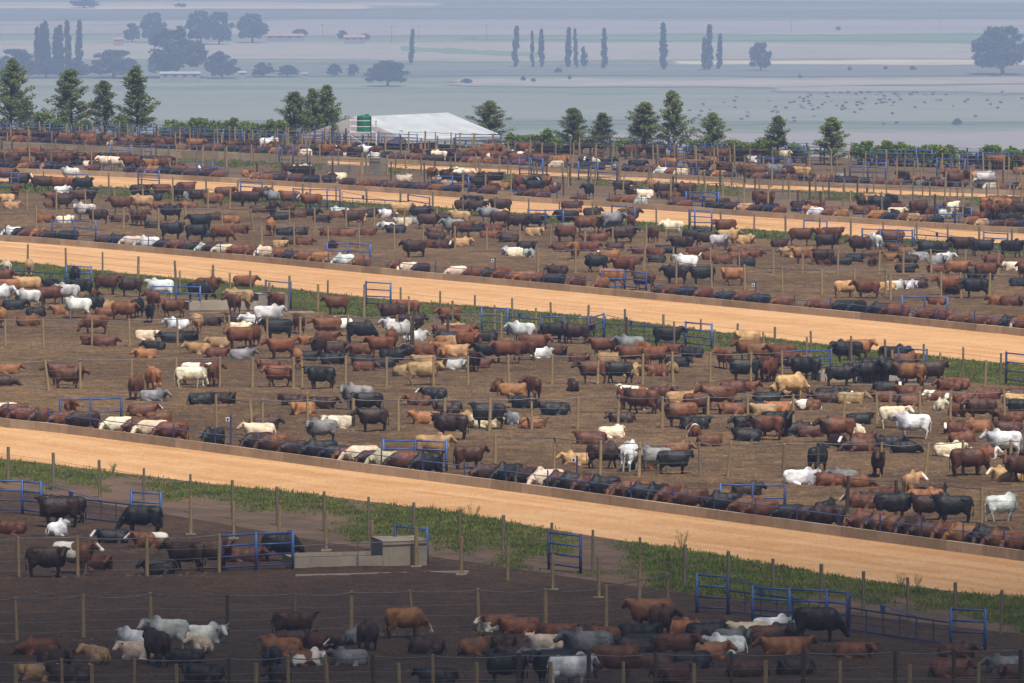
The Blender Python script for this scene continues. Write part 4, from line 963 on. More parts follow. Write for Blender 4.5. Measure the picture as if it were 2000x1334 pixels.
for i, (x, y, w) in enumerate(((215, 318, 80), (545, 318, 55), (1015, 345, 45), (1130, 352, 75), (1300, 352, 60), (1480, 345, 60), (1660, 352, 70), (1830, 345, 55))):
    panel(ordw(i) + ' far blue panel from the left among the fifth-row posts', [(x, y), (x + w/2, y + 1), (x + w, y + 2)], 1.6, 4, grp='far blue panels')
for i, (x, y, w) in enumerate(((0, 272, 130), (140, 275, 120), (270, 279, 120), (400, 283, 110), (520, 287, 110), (640, 290, 100), (745, 292, 70), (890, 293, 110), (1010, 297, 120), (1160, 300, 130), (1310, 312, 100), (1500, 318, 110), (1700, 325, 120), (1880, 330, 120))):
    n = max(2, int(w / 28)); panel(ordw(i) + ' handling-yard rail from the left before the trees', [(x + w * j / n, y + 2.0 * j / n) for j in range(n + 1)], 1.5, 5, grp='handling yard rails')
# ------------------------------------------------------------------ water troughs
def trough(label, a, b, wdt, h, bl, bh, apron=None, name='water_trough'):
    A, B = P(*a), P(*b); d = (B - A).normalized(); n = Vector((-d.y, d.x, 0)); L = (B - A).length
    root = thing(name, label, 'trough', A, 'water troughs')
    MB().prism([(0, 0), (0, h), (.12, h), (.14, .12), (wdt - .14, .12), (wdt - .12, h), (wdt, h), (wdt, 0)], Vector((0, 0, 0)), d * (L - bl)).build('basin', M['concrete'], root)
    MB().prism([(-.03, 0), (-.03, bh), (wdt + .03, bh), (wdt + .03, 0)], d * (L - bl + .004), d * L).build('valve_box', M['concrete'], root)
    MB().prism([(0.003, 0), (0.003, h - .004), (wdt - .003, h - .004), (wdt - .003, 0)], d * -.12, d * -.003).build('end_wall', M['concrete'], root)
    w = MB().prism([(.15, .13), (.15, h * .7), (wdt - .15, h * .7), (wdt - .15, .13)], d * .02, d * (L - bl - .02)).build('water', M['black'], root)
    for t in (-.02, .47): 
        q = d * (L * t) - n * .12; MB().tube(q, q + Vector((0, 0, h + .55)), .018, n=6).build('rail_post', M['cable'], root)
    MB().tube(d * (-.1) - n * .12 + Vector((0, 0, h + .5)), d * L - n * .12 + Vector((0, 0, h + .62)), .022, n=6).build('rail', M['cable'], root)
    if apron: MB().prism([(-apron, .0), (-apron, .07), (wdt + .8, .07), (wdt + .8, .0)], d * -.7, d * (L + 1.0)).build('apron', M['dark_dirt'], root); MB().prism([(-apron - .14, 0), (-apron - .14, .13), (-apron - .004, .13), (-apron - .004, 0)], d * -.7, d * (L + 1.0)).build('kerb', M['concrete'], root)
    return root
trough('long concrete water trough with a big valve block in the shaded pen', (577, 1113), (834, 1107), 2.1, .50, 1.9, 1.12, 3.2)
trough('concrete water trough with valve block on the second verge', (372, 609), (562, 606), 1.7, .62, 1.9, 1.05, 3.0)
trough('concrete trough hidden behind black cattle at the right', (1606, 749), (1808, 745), 1.7, .62, 1.5, .9, 3.0)
trough('small concrete trough among cattle in the third-row pens', (1100, 452), (1215, 450), .9, .6, 1.5, .8, 2.0)
trough('brown concrete trough with a dark bull before the shed', (632, 335), (744, 338), .9, .6, 1.2, 1.3)

# ------------------------------------------------------------------ pen number boards
for lb, x, y in (('white board on a blue post at the bunk left of centre', 451, 872), ('small white board on a post before the long-eared tan cow', 1127, 955), ('white board on a post at the second bunk in the centre', 967, 548), ('white board on a post at the second bunk, right of centre', 1476, 598), ('small board on a post at the far third bunk', 1088, 392)):
    b = P(x, y); root = thing('pen_sign', lb, 'sign', b, 'pen boards')
    MB().tube((0, 0, 0), (0, 0, 1.55), .045, n=7).build('post', M['rustblue'], root)
    bd = MB().box(-.25, -.07, -.07, -.05, 1.26, 1.46).build('board', M['white'], root); MB().box(-.21, -.11, -.082, -.0725, 1.30, 1.42).build('number', M['black'], bd) 

# ------------------------------------------------------------------ shed and tank
def shed():
    s20 = scl(P(715, 290)); 
    gl = P(592, 291); Y = gl.y + 6
    gl = Vector(((592 - CX) / F * (Y * CP), Y, 0)); zg = terrain(gl.x, gl.y)
    ang = R(-40); g = Vector((math.cos(ang), math.sin(ang), 0)); l = Vector((-g.y, g.x, 0))
    if l.y < 0: l = -l
    W = 206 / s20 / math.cos(ang); Ln = 176 / s20 / abs(l.x) if l.x else 15
    # eave bottom height from its picture row
    def zat(v, py):
        lo, hi = -10, 20
        for _ in range(40):
            m = (lo + hi) / 2
            if proj((v.x, v.y, m))[1] > py: lo = m
            else: hi = m
        return m
    zb = zat(gl, 273); za = zat(gl + g * W * .53, 228)
    root = thing('cattle_shed', 'open shed with white curved corrugated roof and mauve gable behind the pens', 'shed', Vector((gl.x, gl.y, zg)))
    o = Vector((0, 0, -zg)); rise = za - zb
    def prof(t):          # roof height above the eave bottom: short vertical lip, rounded shoulder, straight slope
        pts = [(0, 0), (.0, .30), (.010, .46), (.03, .58), (.06, .68), (.5, rise), (.94, .68), (.97, .58), (.99, .46), (1, .30), (1, 0)]
        return pts
    pf = prof(0)
    rot = math.atan2(g.y, g.x)
    def Q(u, v, z): return Vector((u * W, v, z + zb - zg))          # local: x along the gable, y along the length
    roof = MB(); k = len(pf)
    th = .05
    outer = [Q(u, v, z) for v in (-.25, Ln + .25) for u, z in pf]; inner = [Q(.5 + (u - .5) * (1 - .012), v, z - (.05 if 0 < i < k-1 else 0)) for v in (-.25, Ln + .25) for i, (u, z) in enumerate(pf)]
    roof.v = [tuple(p) for p in outer + inner]
    for i in range(k - 1):
        roof.f.append((i, i+1, k+i+1, k+i)); roof.f.append((2*k+i, 3*k+i, 3*k+i+1, 2*k+i+1))
        roof.f.append((i, 2*k+i, 2*k+i+1, i+1)); roof.f.append((k+i, k+i+1, 3*k+i+1, 3*k+i))
    for i in (0, k-1): roof.f.append((i, k+i, 3*k+i, 2*k+i))
    objs = [roof.build('roof', M['roof'], root)]
    for v in (-.31, Ln + .28):
        gm = MB(); gm.v = [tuple(Q(.5 + (u - .5) * .985, v + dv, max(0.05, z - .06) if z > 0 else .02)) for dv in (0, .06) for u, z in pf]
        gm.f.append(tuple(range(k))); gm.f.append(tuple(reversed(range(k, 2*k))))
        for i in range(k): j = (i + 1) % k; gm.f.append((i, k+i, k+j, j))
        objs.append(gm.build('gable', M['gable'], root))
    for u in (.02, .5, .98):
        for v in np.linspace(0.15, Ln - .15, 4):
            objs.append(MB().tube(Q(u, v, -(zb - zg)), Q(u, v, .6 if u != .5 else rise - .2), .09, n=7).build('post', M['galv'], root))
    for v in (0.15, Ln - .15):
        objs.append(MB().tube(Q(.98, v, -.9), Q(.82, v, .1), .05, n=6).build('brace', M['galv'], root))
    objs.append(MB().box(.5 * W, .95 * W, Ln * .35, Ln * .35 + .22, 0, zb - zg + .1).build('inner_wall', M['brick'], root))
    for q in objs: pass
    root.rotation_euler = (0, 0, rot)
    b = P(822, 297); t = thing('water_drum', 'small orange drum in the shade of the shed', 'drum', b)
    MB().tube((0, 0, .15), (0, 0, .7), .15, .15, 12).build('body', M['orange'], t); MB().tube((0, 0, .0), (0, 0, .148), .16, .16, 10).build('base', M['orange'], t); MB().tube((0, 0, .702), (0, 0, .74), .1, n=10).build('cap', M['white'], t)
shed()
b = P(709, 300); s = scl(b)
zpl = 43 / s; hw = 26 / s; zrail = zpl + 1.05
st = thing('tank_stand', 'white braced steel stand with railed platform under the green tank', 'tank stand', b)
for sx in (-1, 1):
    for sy in (-1, 1):
        MB().tube((sx*hw, sy*hw, -.1), (sx*hw*.97, sy*hw*.97, zrail), .05, n=6).build('leg', M['galv'], st)
MB().box(-hw, hw, -hw, hw, zpl - .12, zpl).build('platform', M['galv'], st)
for sy in (-1, 1):
    MB().tube((-hw, sy*hw, .15), (hw, sy*hw, zpl - .2), .032, n=6).build('brace', M['galv'], st); MB().tube((hw, sy*hw*.99, .15), (-hw, sy*hw*.99, zpl - .2), .032, n=6).build('brace', M['galv'], st)
    MB().tube((sy*hw, -hw, .15), (sy*hw, hw, zpl - .2), .032, n=6).build('brace', M['galv'], st)
    for z in (zpl + .5, zrail):
        MB().tube((-hw, sy*hw, z), (hw, sy*hw, z), .028, n=6).build('handrail', M['galv'], st); MB().tube((sy*hw, -hw, z), (sy*hw, hw, z), .028, n=6).build('handrail', M['galv'], st)
MB().tube((hw*.62, -hw*1.04, zpl + 1.5), (hw*.62, -hw*1.04, .1), .045, n=6).build('pipe', M['black'], st)
tk = thing('water_tank', 'dark green cylindrical plastic water tank on the steel stand', 'water tank', b + Vector((.1, 0, zpl)))
tb = MB(); rr = 14 / s; hh = 32 / s; lv = [(rr*.97, 0)]
for i in range(7): z = hh * .92 * i / 7; lv += [(rr, z + .02), (rr, z + hh*.10), (rr*.965, z + hh*.115)]
lv += [(rr*.96, hh*.93), (rr*.8, hh*.97), (rr*.3, hh)]
n = 24
for (q, z) in lv: tb.v += [(q*math.cos(2*math.pi*i/n), q*math.sin(2*math.pi*i/n), z) for i in range(n)]
for j in range(len(lv) - 1):
    for i in range(n): tb.f.append((j*n+i, j*n+(i+1) % n, (j+1)*n+(i+1) % n, (j+1)*n+i))
tb.f.append(tuple(range((len(lv)-1)*n, len(lv)*n)))
tb.build('shell', M['tank'], tk); MB().tube((rr*.4, 0, hh*.98), (rr*.4, 0, hh*1.06), .2, n=12).build('lid', M['tank'], tk)

# ------------------------------------------------------------------ trees
def leafcloud(mb, c, r, n, size, rs, squash=1.0, flat=.0):
    for _ in range(n):
        v = Vector((rs.gauss(0, 1), rs.gauss(0, 1), rs.gauss(0, 1))).normalized() * (rs.random() ** .45)
        p = Vector(c) + Vector((v.x * r[0], v.y * r[1], v.z * r[2]))
        u = Vector((rs.gauss(0, 1), rs.gauss(0, 1), rs.gauss(0, .7))).normalized(); w = u.orthogonal().normalized()
        w.rotate(__import__('mathutils').Quaternion(u, rs.uniform(0, 6.28))); sz = size * rs.uniform(.55, 1.3)
        a, b = u * sz, w * sz * .55
        k = len(mb.v); mb.v += [tuple(p - a), tuple(p + b), tuple(p + a), tuple(p - b)]; mb.f.append((k, k+1, k+2, k+3))
def tree_meshes(kind, seed):
    rs = random.Random(seed); tr = MB(); cr = MB()
    if kind == 'conifer':
        H = 1.0; tr.tube((0, 0, -.03), (.0, 0, .5), .022, .014, 7); tr.tube((0, 0, .5), (.01, 0, .93), .014, .004, 6)
        n = 62; gap = rs.uniform(0, 6.28); wl = rs.uniform(.85, 1.15)
        for i in range(n):
            t = i / n; z = .07 + .90 * t ** .92
            env = (.55 + .45 * math.sin(min(1, (t + .15) * 2.2) * math.pi / 2)) * (1 - t) ** .75 * .34 * wl + .018
            az = i * 2.4 + rs.uniform(-.6, .6); L = env * rs.uniform(.35, 1.12)
            if abs(math.atan2(math.sin(az - gap), math.cos(az - gap))) < .5 and .2 < t < .6: L *= .5
            e = Vector((math.cos(az) * L, math.sin(az) * L, z + L * rs.uniform(.25, .75)))
            tr.tube((0, 0, z - .03), e, .006, .002, 4)
            thin = .45 if (t < .25 and rs.random() < .6) else 1
            for q in (.4, .62, .82, 1.0):
                c = Vector((0, 0, z)).lerp(e, q); leafcloud(cr, c, (.05, .05, .042), int(30 * (1.2 - .55 * t) * thin), .0165, rs)
    elif kind == 'bush':
        for i in range(5):
            a = rs.uniform(0, 6.28); tr.tube((0, 0, -.05), (math.cos(a) * .22, math.sin(a) * .22, .5), .03, .012, 5)
        for i in range(16):
            a = rs.uniform(0, 6.28); q = rs.random() ** .5 * .36; z = rs.uniform(.2, .82); q *= 1.15 - .55 * z
            leafcloud(cr, (math.cos(a) * q, math.sin(a) * q, z), (.17, .17, .15), 62, .058, rs)
    elif kind == 'poplar':
        tr.tube((0, 0, -.03), (0, 0, .9), .016, .004, 6)
        for i in range(44):
            t = i / 44; z = .07 + .90 * t; w = .085 * math.sin(min(1, t * 2.5 + .35) * math.pi / 2) * (1.02 - t ** 3) * rs.uniform(.6, 1.2)
            a = rs.uniform(0, 6.28); leafcloud(cr, (math.cos(a) * w * .55, math.sin(a) * w * .55, z), (.038, .038, .055), 70, .026, rs)
    else:
        tr.tube((0, 0, -.04), (0, 0, .35), .035, .025, 7)
        for i in range(7):
            a = i * .9; tr.tube((0, 0, .28), (math.cos(a) * .3, math.sin(a) * .3, .62), .018, .006, 5)
        for i in range(60):
            a = rs.uniform(0, 6.28); q = rs.random() ** .5 * .42; z = .17 + rs.random() * .72
            q *= math.sin(min(1, max(.25, (1.02 - z) * 2.0)) * math.pi / 2)
            leafcloud(cr, (math.cos(a) * q, math.sin(a) * q, z), (.11, .11, .09), 110, .036, rs)
    return tr.mesh('trunk', M['bark'], True), cr.mesh('crown', {'conifer': M['needle'], 'bush': M['leaf']}.get(kind, M['fartree']))
TM = {k: [tree_meshes(k, 31 * i + len(k)) for i in range(n)] for k, n in (('conifer', 6), ('bush', 5), ('poplar', 3), ('round', 4))}
def tree(kind, name, label, cat, px, py, hpx, wpx, z=0.0, group=None, back=0.0):
    p = P(px, py, z)
    if back: p = Vector((p.x * (1 + back / p.y), p.y + back, 0)); p.z = terrain(p.x, p.y)
    s = scl(p); H = hpx / s; W = wpx / s
    top = P(px, py, z); 
    root = thing(name, label, cat, p, group)
    if back:  # keep the crown's top on its picture row
        lo, hi = 0, 40
        for _ in range(30):
            m = (lo + hi) / 2
            if proj((p.x, p.y, p.z + m))[1] > py - hpx: lo = m
            else: hi = m
        H = m
    tr, cr = random.choice(TM[kind]); base = {'conifer': .47, 'bush': .95, 'poplar': .165, 'round': .88}[kind]
    for nm, me in (('trunk', tr), ('crown', cr)):
        o = link(nm, me, root); 
    root.scale = (W / base, W / base, H); root.rotation_euler = (random.gauss(0, .03), random.gauss(0, .03), random.uniform(0, 6.28))
    return root
CON = [(20,266,152,72),(50,262,70,50),(140,268,134,80),(205,270,114,62),(270,272,142,80),(575,286,108,68),(611,284,112,52),(640,284,118,62),(955,296,100,72),(1120,304,94,62),(1177,306,86,58),(1258,308,110,78),(1318,310,134,62),(1393,315,96,60),(1520,322,96,60),(1625,326,97,78)]
for i, c in enumerate(CON):
    tree('conifer', 'pine_tree', ('tall' if c[2] > 110 else 'medium' if c[2] > 90 else 'small') + ' shaggy conifer behind the pens, %s from the left' % ordw(i), 'tree', *c, group='conifers along the far edge', back=26 if c[0] == 955 else 4)
BX = [66, 84, 104, 122, 165, 235, 325, 342, 360, 378, 396, 412, 430, 446, 465, 482, 500, 520, 538, 555, 660, 1002, 1022, 1045, 1068, 1085, 1215, 1352, 1370, 1432, 1448, 1466, 1484, 1500, 1552, 1568, 1678, 1694, 1712, 1728, 1745, 1762, 1780, 1812, 1832, 1850, 1885, 1928, 1945, 1972, 1990]
BX = sorted(BX + [75, 94, 113, 333, 351, 369, 387, 404, 421, 438, 456, 474, 491, 510, 529, 547, 1033, 1057, 1424, 1457, 1475, 1492, 1686, 1703, 1720, 1737, 1754, 1771, 1803, 1822, 1937, 1981])
for i, x in enumerate(BX):
    y = 266 + x * (332 - 266) / 2000.0
    tree('bush', 'green_bush', '%s bright green bush from the left in the row behind the far pens' % ordw(i), 'bush', x, y + 2, random.uniform(38, 56) * (1.1 if 430 < x < 500 else 1), random.uniform(36, 52), group='bushes behind the far pens', back=2)
PY = VAL + .2
POP = [(802,124,68,12),(1005,131,81,15),(1040,132,72,9),(1057,132,76,13),(1109,132,80,14),(1126,133,78,10),(1180,134,80,14),(1296,136,93,17),(1375,137,66,11),(1384,137,90,18),(1404,135,70,13)]
for i, c in enumerate(POP): tree('poplar', 'poplar_tree', 'slender hazy poplar in the valley, %s from the left of the open row' % ordw(i), 'tree', *c, z=PY, group='poplars in the valley')
for i, x in enumerate((74, 85, 95, 109, 120, 135, 153)): tree('poplar', 'poplar_tree', '%s poplar from the left in the dense hazy clump at the upper left' % ordw(i), 'tree', x, 146, (94, 100, 106, 92, 98, 107, 108)[i], 17, z=PY, group='poplar clump in the valley')
RND = [(757,168,52,82,'broad dark hazy tree standing alone above the shed'),(1486,138,57,44,'ragged hazy tree right of the poplars'),(1958,146,99,112,'huge hazy tree at the right edge of the valley'),(1141,134,46,14,'small hazy tree between the poplars'),
 (345,152,106,112,'tallest mass of hazy tree behind the long farm building'),(300,84,62,52,'hazy tree left of the upper farm trees'),(258,82,38,32,'small cedar-like hazy tree above the poplar clump'),(392,86,68,58,'hazy round tree in the upper farm group'),(428,87,66,56,'second hazy round tree in the upper farm group'),(493,84,60,62,'hazy round tree at the right end of the upper farm group'),
 (434,153,55,64,'hazy tree right of the long farm building'),(222,152,56,100,'wide hazy tree right of the poplar clump'),(32,152,58,90,'wide hazy tree at the left edge'),(90,152,40,60,'low hazy trees under the poplar clump'),(150,152,40,50,'low hazy tree at the foot of the right poplars'),(586,71,15,32,'small hazy bush by the upper farmhouse'),(668,77,18,20,'small hazy tree left of the red-roofed house'),(712,79,14,24,'small hazy bush right of the red-roofed house'),
 (515,150,30,44,'hazy scrub tree right of the small white building'),(562,150,24,42,'low hazy scrub tree above the conifers'),(652,149,26,28,'hazy scrub tree left of the lone broad tree'),(690,148,24,22,'smaller hazy scrub tree left of the lone broad tree'),(165,15,22,55,'faint tree on the topmost field at the left'),(352,14,8,24,'faint bush on the topmost field'),(1637,60,9,10,'tiny lone bush above the green field strip'),(1869,245,15,19,'small bush on the grazing field at the right'),
 (1090,142,10,16,'low bush below the poplars'),(912,163,10,22,'low bush on the valley field left of centre'),(1022,158,10,10,'small bush below the first open poplars'),(1042,160,8,10,'small dark bush below the open poplars'),(1112,156,10,8,'small bush below the paired poplars'),(1660,138,9,9,'tiny bush on the straw strip, left one'),(1730,136,7,9,'tiny bush on the straw strip, middle one'),(1783,137,9,14,'tiny bush on the straw strip, right one'),(1563,153,8,10,'tiny bush below the ragged tree')]
for c in RND: tree('round', 'valley_tree', c[4], 'tree', *c[:4], z=PY, group='trees in the valley')

# ------------------------------------------------------------------ valley fields, farm buildings, poles
FC = dict(straw=field_mat('straw_field', (.29, .25, .20), (.21, .195, .16)), bright=field_mat('stubble_field', (.44, .37, .26), (.27, .24, .18)), green=field_mat('crop_field', (.10, .16, .08), (.14, .19, .10)), plough=field_mat('ploughed_field', (.20, .175, .155), (.25, .215, .19)), teal=field_mat('scrub_field', (.10, .11, .09), (.16, .155, .13)), grass=field_mat('pasture', (.14, .155, .11), (.20, .20, .15)), pale=field_mat('dry_field', (.26, .225, .195), (.19, .18, .16)))
def fieldpoly(name, mt, top, bot, dz):
    mb = MB(); n = 24; x0, x1 = top[0][0], top[-1][0]; cv = []; rows = (0, .25, .75, 1)
    for i in range(n + 1):
        x = x0 + (x1 - x0) * i / n; wob = .9 * math.sin(i * 1.9 + dz * 99) + 1.1 * math.sin(i * .8 + dz * 50)
        ya, yb = ip(top, x) + wob - 2.5, ip(bot, x) - wob * .7 + 2.5
        for j, t in enumerate(rows):
            mb.v.append(tuple(P(x, ya * (1 - t) + yb * t, VAL + dz))); cv.append(1.0 if j in (1, 2) and 0 < i < n else 0.0)
    for i in range(n):
        for j in range(3): q = i * 4 + j; mb.f.append((q, q + 1, q + 5, q + 4))
    o = mb.build(name, mt); tag(o, kind='structure')
    at = o.data.color_attributes.new('cover', 'FLOAT_COLOR', 'POINT')
    at.data.foreach_set('color', np.repeat(np.array(cv, np.float32), 4))
FL = [('plough', [(-600,-60),(2600,-60)], [(-600,6),(1000,10),(2600,16)]), ('straw', [(-600,0),(900,6)], [(-600,14),(900,12)]), ('bright', [(-600,13),(760,11)], [(-600,20),(760,15)]), ('teal', [(-600,20),(900,16),(2600,20)], [(-600,42),(900,34),(2600,36)]),
 ('pale', [(-600,42),(900,34),(2600,36)], [(-600,66),(900,72),(2600,66)]), ('plough', [(-600,45),(300,50)], [(-600,70),(300,66)]), ('green', [(880,72),(2600,64)], [(880,76),(2600,84)]), ('straw', [(-600,72),(880,78),(2600,84)], [(-600,112),(1000,124),(2600,116)]), ('bright', [(1290,120),(2300,114)], [(1290,127),(2300,127)]), ('green', [(780,92),(1060,104)], [(780,98),(1060,110)]),
 ('teal', [(-600,112),(1000,124),(2600,128)], [(-600,156),(1000,150),(2600,148)]), ('straw', [(860,152),(1500,156),(2100,150)], [(860,168),(1500,170),(2100,160)]), ('plough', [(1480,172),(2600,158)], [(1480,178),(2600,184)]), ('grass', [(-600,158),(860,168),(1500,178),(2600,184)], [(-600,250),(1500,246),(2600,248)]), ('plough', [(1150,256),(2600,246)], [(1150,300),(2600,300)]), ('plough', [(1150,300),(2600,300)], [(1150,345),(2600,345)])]
for i, (m, a, b) in enumerate(FL): fieldpoly('field', FC[m], a, b, .06 + .03 * i)
def house(label, x0, x1, yb, hpx, roofpx, wallm, roofm, n_op=3):
    a, b = P(x0, yb, VAL + 2.3), P(x1, yb, VAL + 2.3); s = scl(a); L = (b - a).length; H = hpx / s; Rf = roofpx / s; D = max(5, L * .35)
    root = thing('farm_building', label, 'building', a - Vector((0, 0, 2.3)), 'farm buildings in the valley'); z0 = 2.3
    MB().box(0, L, 0, D, -1 + z0 - 1.3, H + z0).build('wall', wallm, root)
    r = MB(); r.v = [(-.4, -.4, H+z0+.003), (L+.4, -.4, H+z0+.003), (L+.4, D+.4, H+z0+.003), (-.4, D+.4, H+z0+.003), (-.4, D/2, H+Rf+z0), (L+.4, D/2, H+Rf+z0)]
    r.f = [(0, 1, 5, 4), (2, 3, 4, 5), (0, 4, 3), (1, 2, 5), (0, 3, 2, 1)]; r.build('roof', roofm, root)
    for i in range(n_op):
        x = L * (i + .5) / n_op; MB().box(x - L*.05, x + L*.05, -.06, -.003, z0 + H*.2, z0 + H*.75).build('window', M['black'], root)
house('long pale farm building with light roof among the hazy trees', 313, 390, 152, 8, 4, M['farwall'], M['rooflight'], 4)
house('tiny white shed right of the long farm building', 466, 480, 147, 5, 3, M['farwall'], M['rooflight'], 1)
house('tiny white hut in the scrub above the conifers', 590, 600, 148, 4, 2, M['farwall'], M['rooflight'], 1)
house('reddish farmhouse with bushes on the upper field', 672, 712, 79, 6, 5, M['farwall'], M['farroof'], 3)
house('low pale building among the upper farm trees', 520, 592, 75, 5, 4, M['farwall'], M['farroof'], 4)
house('small brown hut left of the upper farm trees', 222, 240, 83, 6, 4, M['farroof'], M['farroof'], 1)
for lb, x, y, h in (('utility pole right of the upper farm', 765, 83, 32), ('utility pole between farm and open poplars', 818, 76, 26), ('utility pole left of the first tall poplar pair', 950, 76, 28), ('utility pole above the green strip, right of centre', 1545, 63, 34), ('utility pole near the right edge of the far field', 1836, 58, 30), ('utility pole beside the upper farmhouse', 630, 72, 26)):
    b = P(x, y, PY); s = scl(b); root = thing('utility_pole', lb, 'utility pole', b, 'utility poles in the valley'); H = h / s
    MB().tube((0, 0, 0), (0, 0, H), .16, .11, 6).build('shaft', M['bark'], root); MB().box(-1.1, 1.1, -.07, .07, H - .75, H - .55).build('cross_arm', M['bark'], root)

# ------------------------------------------------------------------ clods and weeds
ck = MB()
for _ in range(1500):
    x = random.uniform(-60, 2060); y = random.uniform(700, 1330)
    if any(r['b'][0][0] is not None and smooth_ip(r['b'], x) - 30 < y < smooth_ip(r['v'], x) for r in ROADS[:2]): continue
    p = P(x, y); r_ = random.uniform(.03, .11); k = len(ck.v)
    for i in range(6): a = i * 1.047; q = r_ * random.uniform(.7, 1.3); ck.v.append((p.x + math.cos(a)*q, p.y + math.sin(a)*q, 0.0))
    ck.v.append((p.x + random.uniform(-.3, .3)*r_, p.y, r_ * random.uniform(.5, 1.0)))
    for i in range(6): ck.f.append((k+i, k+(i+1) % 6, k+6))
def clod(p, r_):
    k = len(ck.v)
    for i in range(6): a = i * 1.047; q = r_ * random.uniform(.7, 1.3); ck.v.append((p.x + math.cos(a)*q, p.y + math.sin(a)*q, 0.0))
    ck.v.append((p.x + random.uniform(-.3, .3)*r_, p.y, .05 + r_ * random.uniform(.35, .7)))
    for i in range(6): ck.f.append((k+i, k+(i+1) % 6, k+6))
for y0, y1, xa, xb in ((766, 748, -20, 1520), (848, 829, 420, 2040), (924, 931, 970, 2040), (681, 668, -20, 980), (1132, 1126, -20, 430), (1257, 1231, -20, 1250), (1008, 1030, 1650, 2040)):
    for _ in range(int((xb - xa) * .45)):
        x = random.uniform(xa, xb)
        if math.sin(x * .05 + y0) + math.sin(x * .13) + random.uniform(-1, 1) < 0: continue
        clod(P(x, y0 + (y1 - y0) * (x - xa) / (xb - xa) + random.gauss(2, 1.6)), random.uniform(.06, .24))
tag(ck.build('dung_clods', M['stone']), 'dark dried clods scattered over the bare pens', 'clods', kind='stuff')
def weed(label, px, py, h):
    b = P(px, py); root = thing('tall_weed', label, 'weed', b, 'weeds on the verges'); st = MB(); lf = MB(); rs = random.Random(int(px))
    for i in range(7):
        a = rs.uniform(0, 6.28); e = Vector((math.cos(a) * h * .3, math.sin(a) * h * .3, h * rs.uniform(.7, 1.1))); st.tube((0, 0, 0), e, .012, .005, 4)
        for q in (.3, .45, .6, .75, .9, 1): leafcloud(lf, e * q, (.10, .10, .08), 9, .022, rs)
    st.build('stem', M['leaf'], root); lf.build('leaves', M['leaf'], root)
for lb, x, y, h in (('dark bushy weed on the near road edge, left of centre', 925, 1020, .85), ('second bushy weed near the road edge by the tall posts', 905, 1016, .6), ('branching dry weed at the road edge right of the blue ladder gate', 1332, 1076, .8), ('leafy weed clump beside the lower right roadside post', 1760, 1150, .6), ('tall weed clump above the lower right mesh gate', 1790, 1160, .7), ('bushy weed at the second verge near the black cow', 100, 545, .9), ('round weed behind the pair of brown cattle', 415, 545, .8), ('weed tuft by the left roadside posts of the near road', 220, 925, .5)):
    weed(lb, x, y, h)

# ------------------------------------------------------------------ haze, sky, sun, added shading cloud
hz = MB().box(-9500, 9500, -400, 12000, VAL - 1.5, 48).build('haze'); tag(hz, 'pale blue haze lying over the valley', 'haze', kind='stuff')
m = bpy.data.materials.new('haze'); m.use_nodes = True; nt = m.node_tree; nt.nodes.remove(nt.nodes['Principled BSDF'])
pv = nt.nodes.new('ShaderNodeVolumePrincipled'); pv.inputs['Color'].default_value = (.50, .64, 1.0, 1); pv.inputs['Density'].default_value = .00017; pv.inputs['Anisotropy'].default_value = .0
nt.links.new(pv.outputs[0], nt.nodes['Material Output'].inputs['Volume']); hz.data.materials.append(m)
EL, AZ = R(63), R(-68)             # sun: high, from the right and the camera's side
sd = Vector((math.cos(EL) * math.cos(AZ), math.cos(EL) * math.sin(AZ), math.sin(EL)))
sun = bpy.data.lights.new('sun', 'SUN'); sun.energy = 4.9; sun.angle = R(1.5); sun.color = (1.0, .95, .87)
so = bpy.data.objects.new('sun', sun); col.objects.link(so); so.rotation_euler = sd.to_track_quat('Z', 'Y').to_euler(); so.location = sd * 400 + Vector((0, 300, 0))
wd = bpy.data.worlds.new('World'); scene.world = wd; wd.use_nodes = True; nt = wd.node_tree
sk = nt.nodes.new('ShaderNodeTexSky'); sk.sky_type = 'NISHITA'; sk.sun_disc = False; sk.sun_elevation = EL; sk.sun_rotation = math.atan2(sd.x, sd.y); sk.dust_density = 2.0; sk.air_density = 1.2
nt.links.new(sk.outputs[0], nt.nodes['Background'].inputs[0]); nt.nodes['Background'].inputs[1].default_value = .05
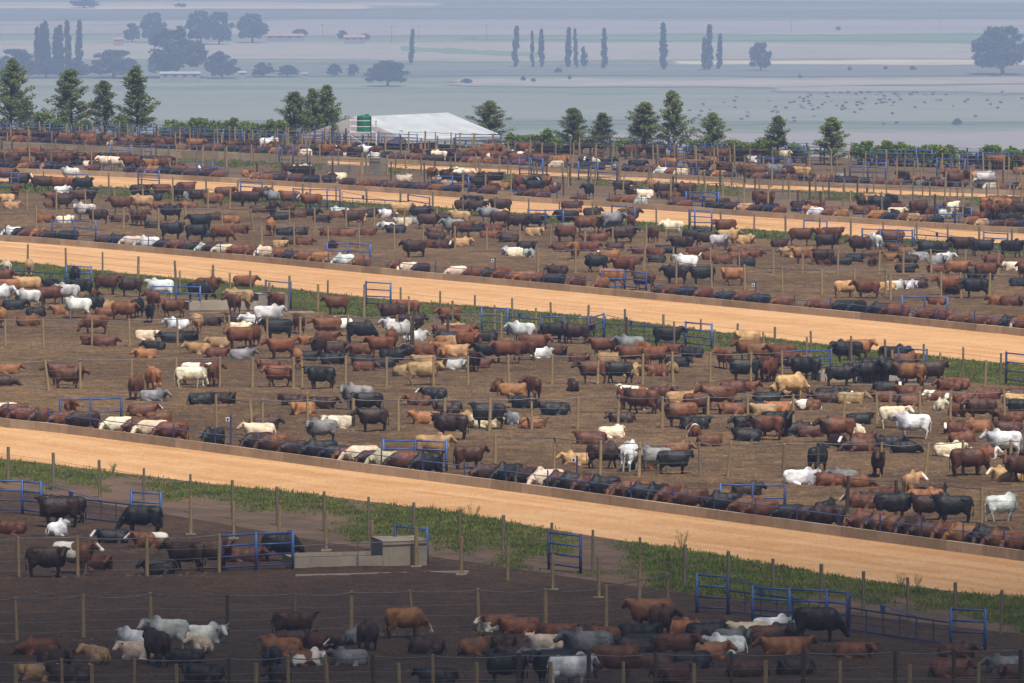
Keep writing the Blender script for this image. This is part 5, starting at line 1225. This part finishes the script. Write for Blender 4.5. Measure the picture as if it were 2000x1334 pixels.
# unseen cloud added high above and behind the camera to shade the front pens
CZ = 2600.0
cl = MB(); rs = random.Random(5)
def puff(c, r, n=14, mrows=8):
    k = len(cl.v)
    for j in range(mrows + 1):
        th = math.pi * j / mrows
        for i in range(n):
            a = 2 * math.pi * i / n; q = 1 + .12 * math.sin(3*a + c[0]) * math.sin(2*th)
            cl.v.append((c[0] + r * q * math.sin(th) * math.cos(a), c[1] + r * .8 * q * math.sin(th) * math.sin(a), c[2] + r * .28 * math.cos(th)))
    for j in range(mrows):
        for i in range(n): cl.f.append((k+j*n+i, k+j*n+(i+1) % n, k+(j+1)*n+(i+1) % n, k+(j+1)*n+i))
off = sd * (CZ / sd.z)
YS = P(1000, 925).y
for i in range(30):
    gx = rs.uniform(-260, 260); r = rs.uniform(45, 80); gy = YS - .8 * r - abs(rs.gauss(0, 1)) * 60 + gx * -.10
    puff((gx + off.x, gy + off.y, CZ + rs.uniform(-6, 6)), r)
for i in range(14): puff((-300 + i * 46 + off.x, YS - 135 + off.y, CZ), 85)
cm = bpy.data.materials.new('shade_cloud'); cm.use_nodes = True; nt = cm.node_tree; nt.nodes.remove(nt.nodes['Principled BSDF'])
df = nt.nodes.new('ShaderNodeBsdfDiffuse'); df.inputs[0].default_value = (.85, .85, .87, 1); tp = nt.nodes.new('ShaderNodeBsdfTransparent'); mx = nt.nodes.new('ShaderNodeMixShader'); mx.inputs[0].default_value = .17
nt.links.new(tp.outputs[0], mx.inputs[1]); nt.links.new(df.outputs[0], mx.inputs[2]); nt.links.new(mx.outputs[0], nt.nodes['Material Output'].inputs['Surface'])
tag(cl.build('shade_cloud', cm, smooth=True), kind='structure')

# ------------------------------------------------------------------ camera and render settings
cam = bpy.data.cameras.new('camera'); cam.sensor_width = 36; cam.lens = F / 2000 * 36; cam.clip_start = 1; cam.clip_end = 30000
co = bpy.data.objects.new('camera', cam); col.objects.link(co); co.location = (0, 0, HC); co.rotation_euler = (math.pi / 2 - PITCH, 0, 0)
scene.camera = co
scene.render.engine = 'CYCLES'
scene.view_settings.view_transform = 'Standard'; scene.view_settings.look = 'None'; scene.view_settings.exposure = .38; scene.view_settings.gamma = 1
cy = scene.cycles; cy.use_denoising = True; cy.max_bounces = 6; cy.volume_bounces = 1; cy.transparent_max_bounces = 24; cy.diffuse_bounces = 2; cy.glossy_bounces = 2
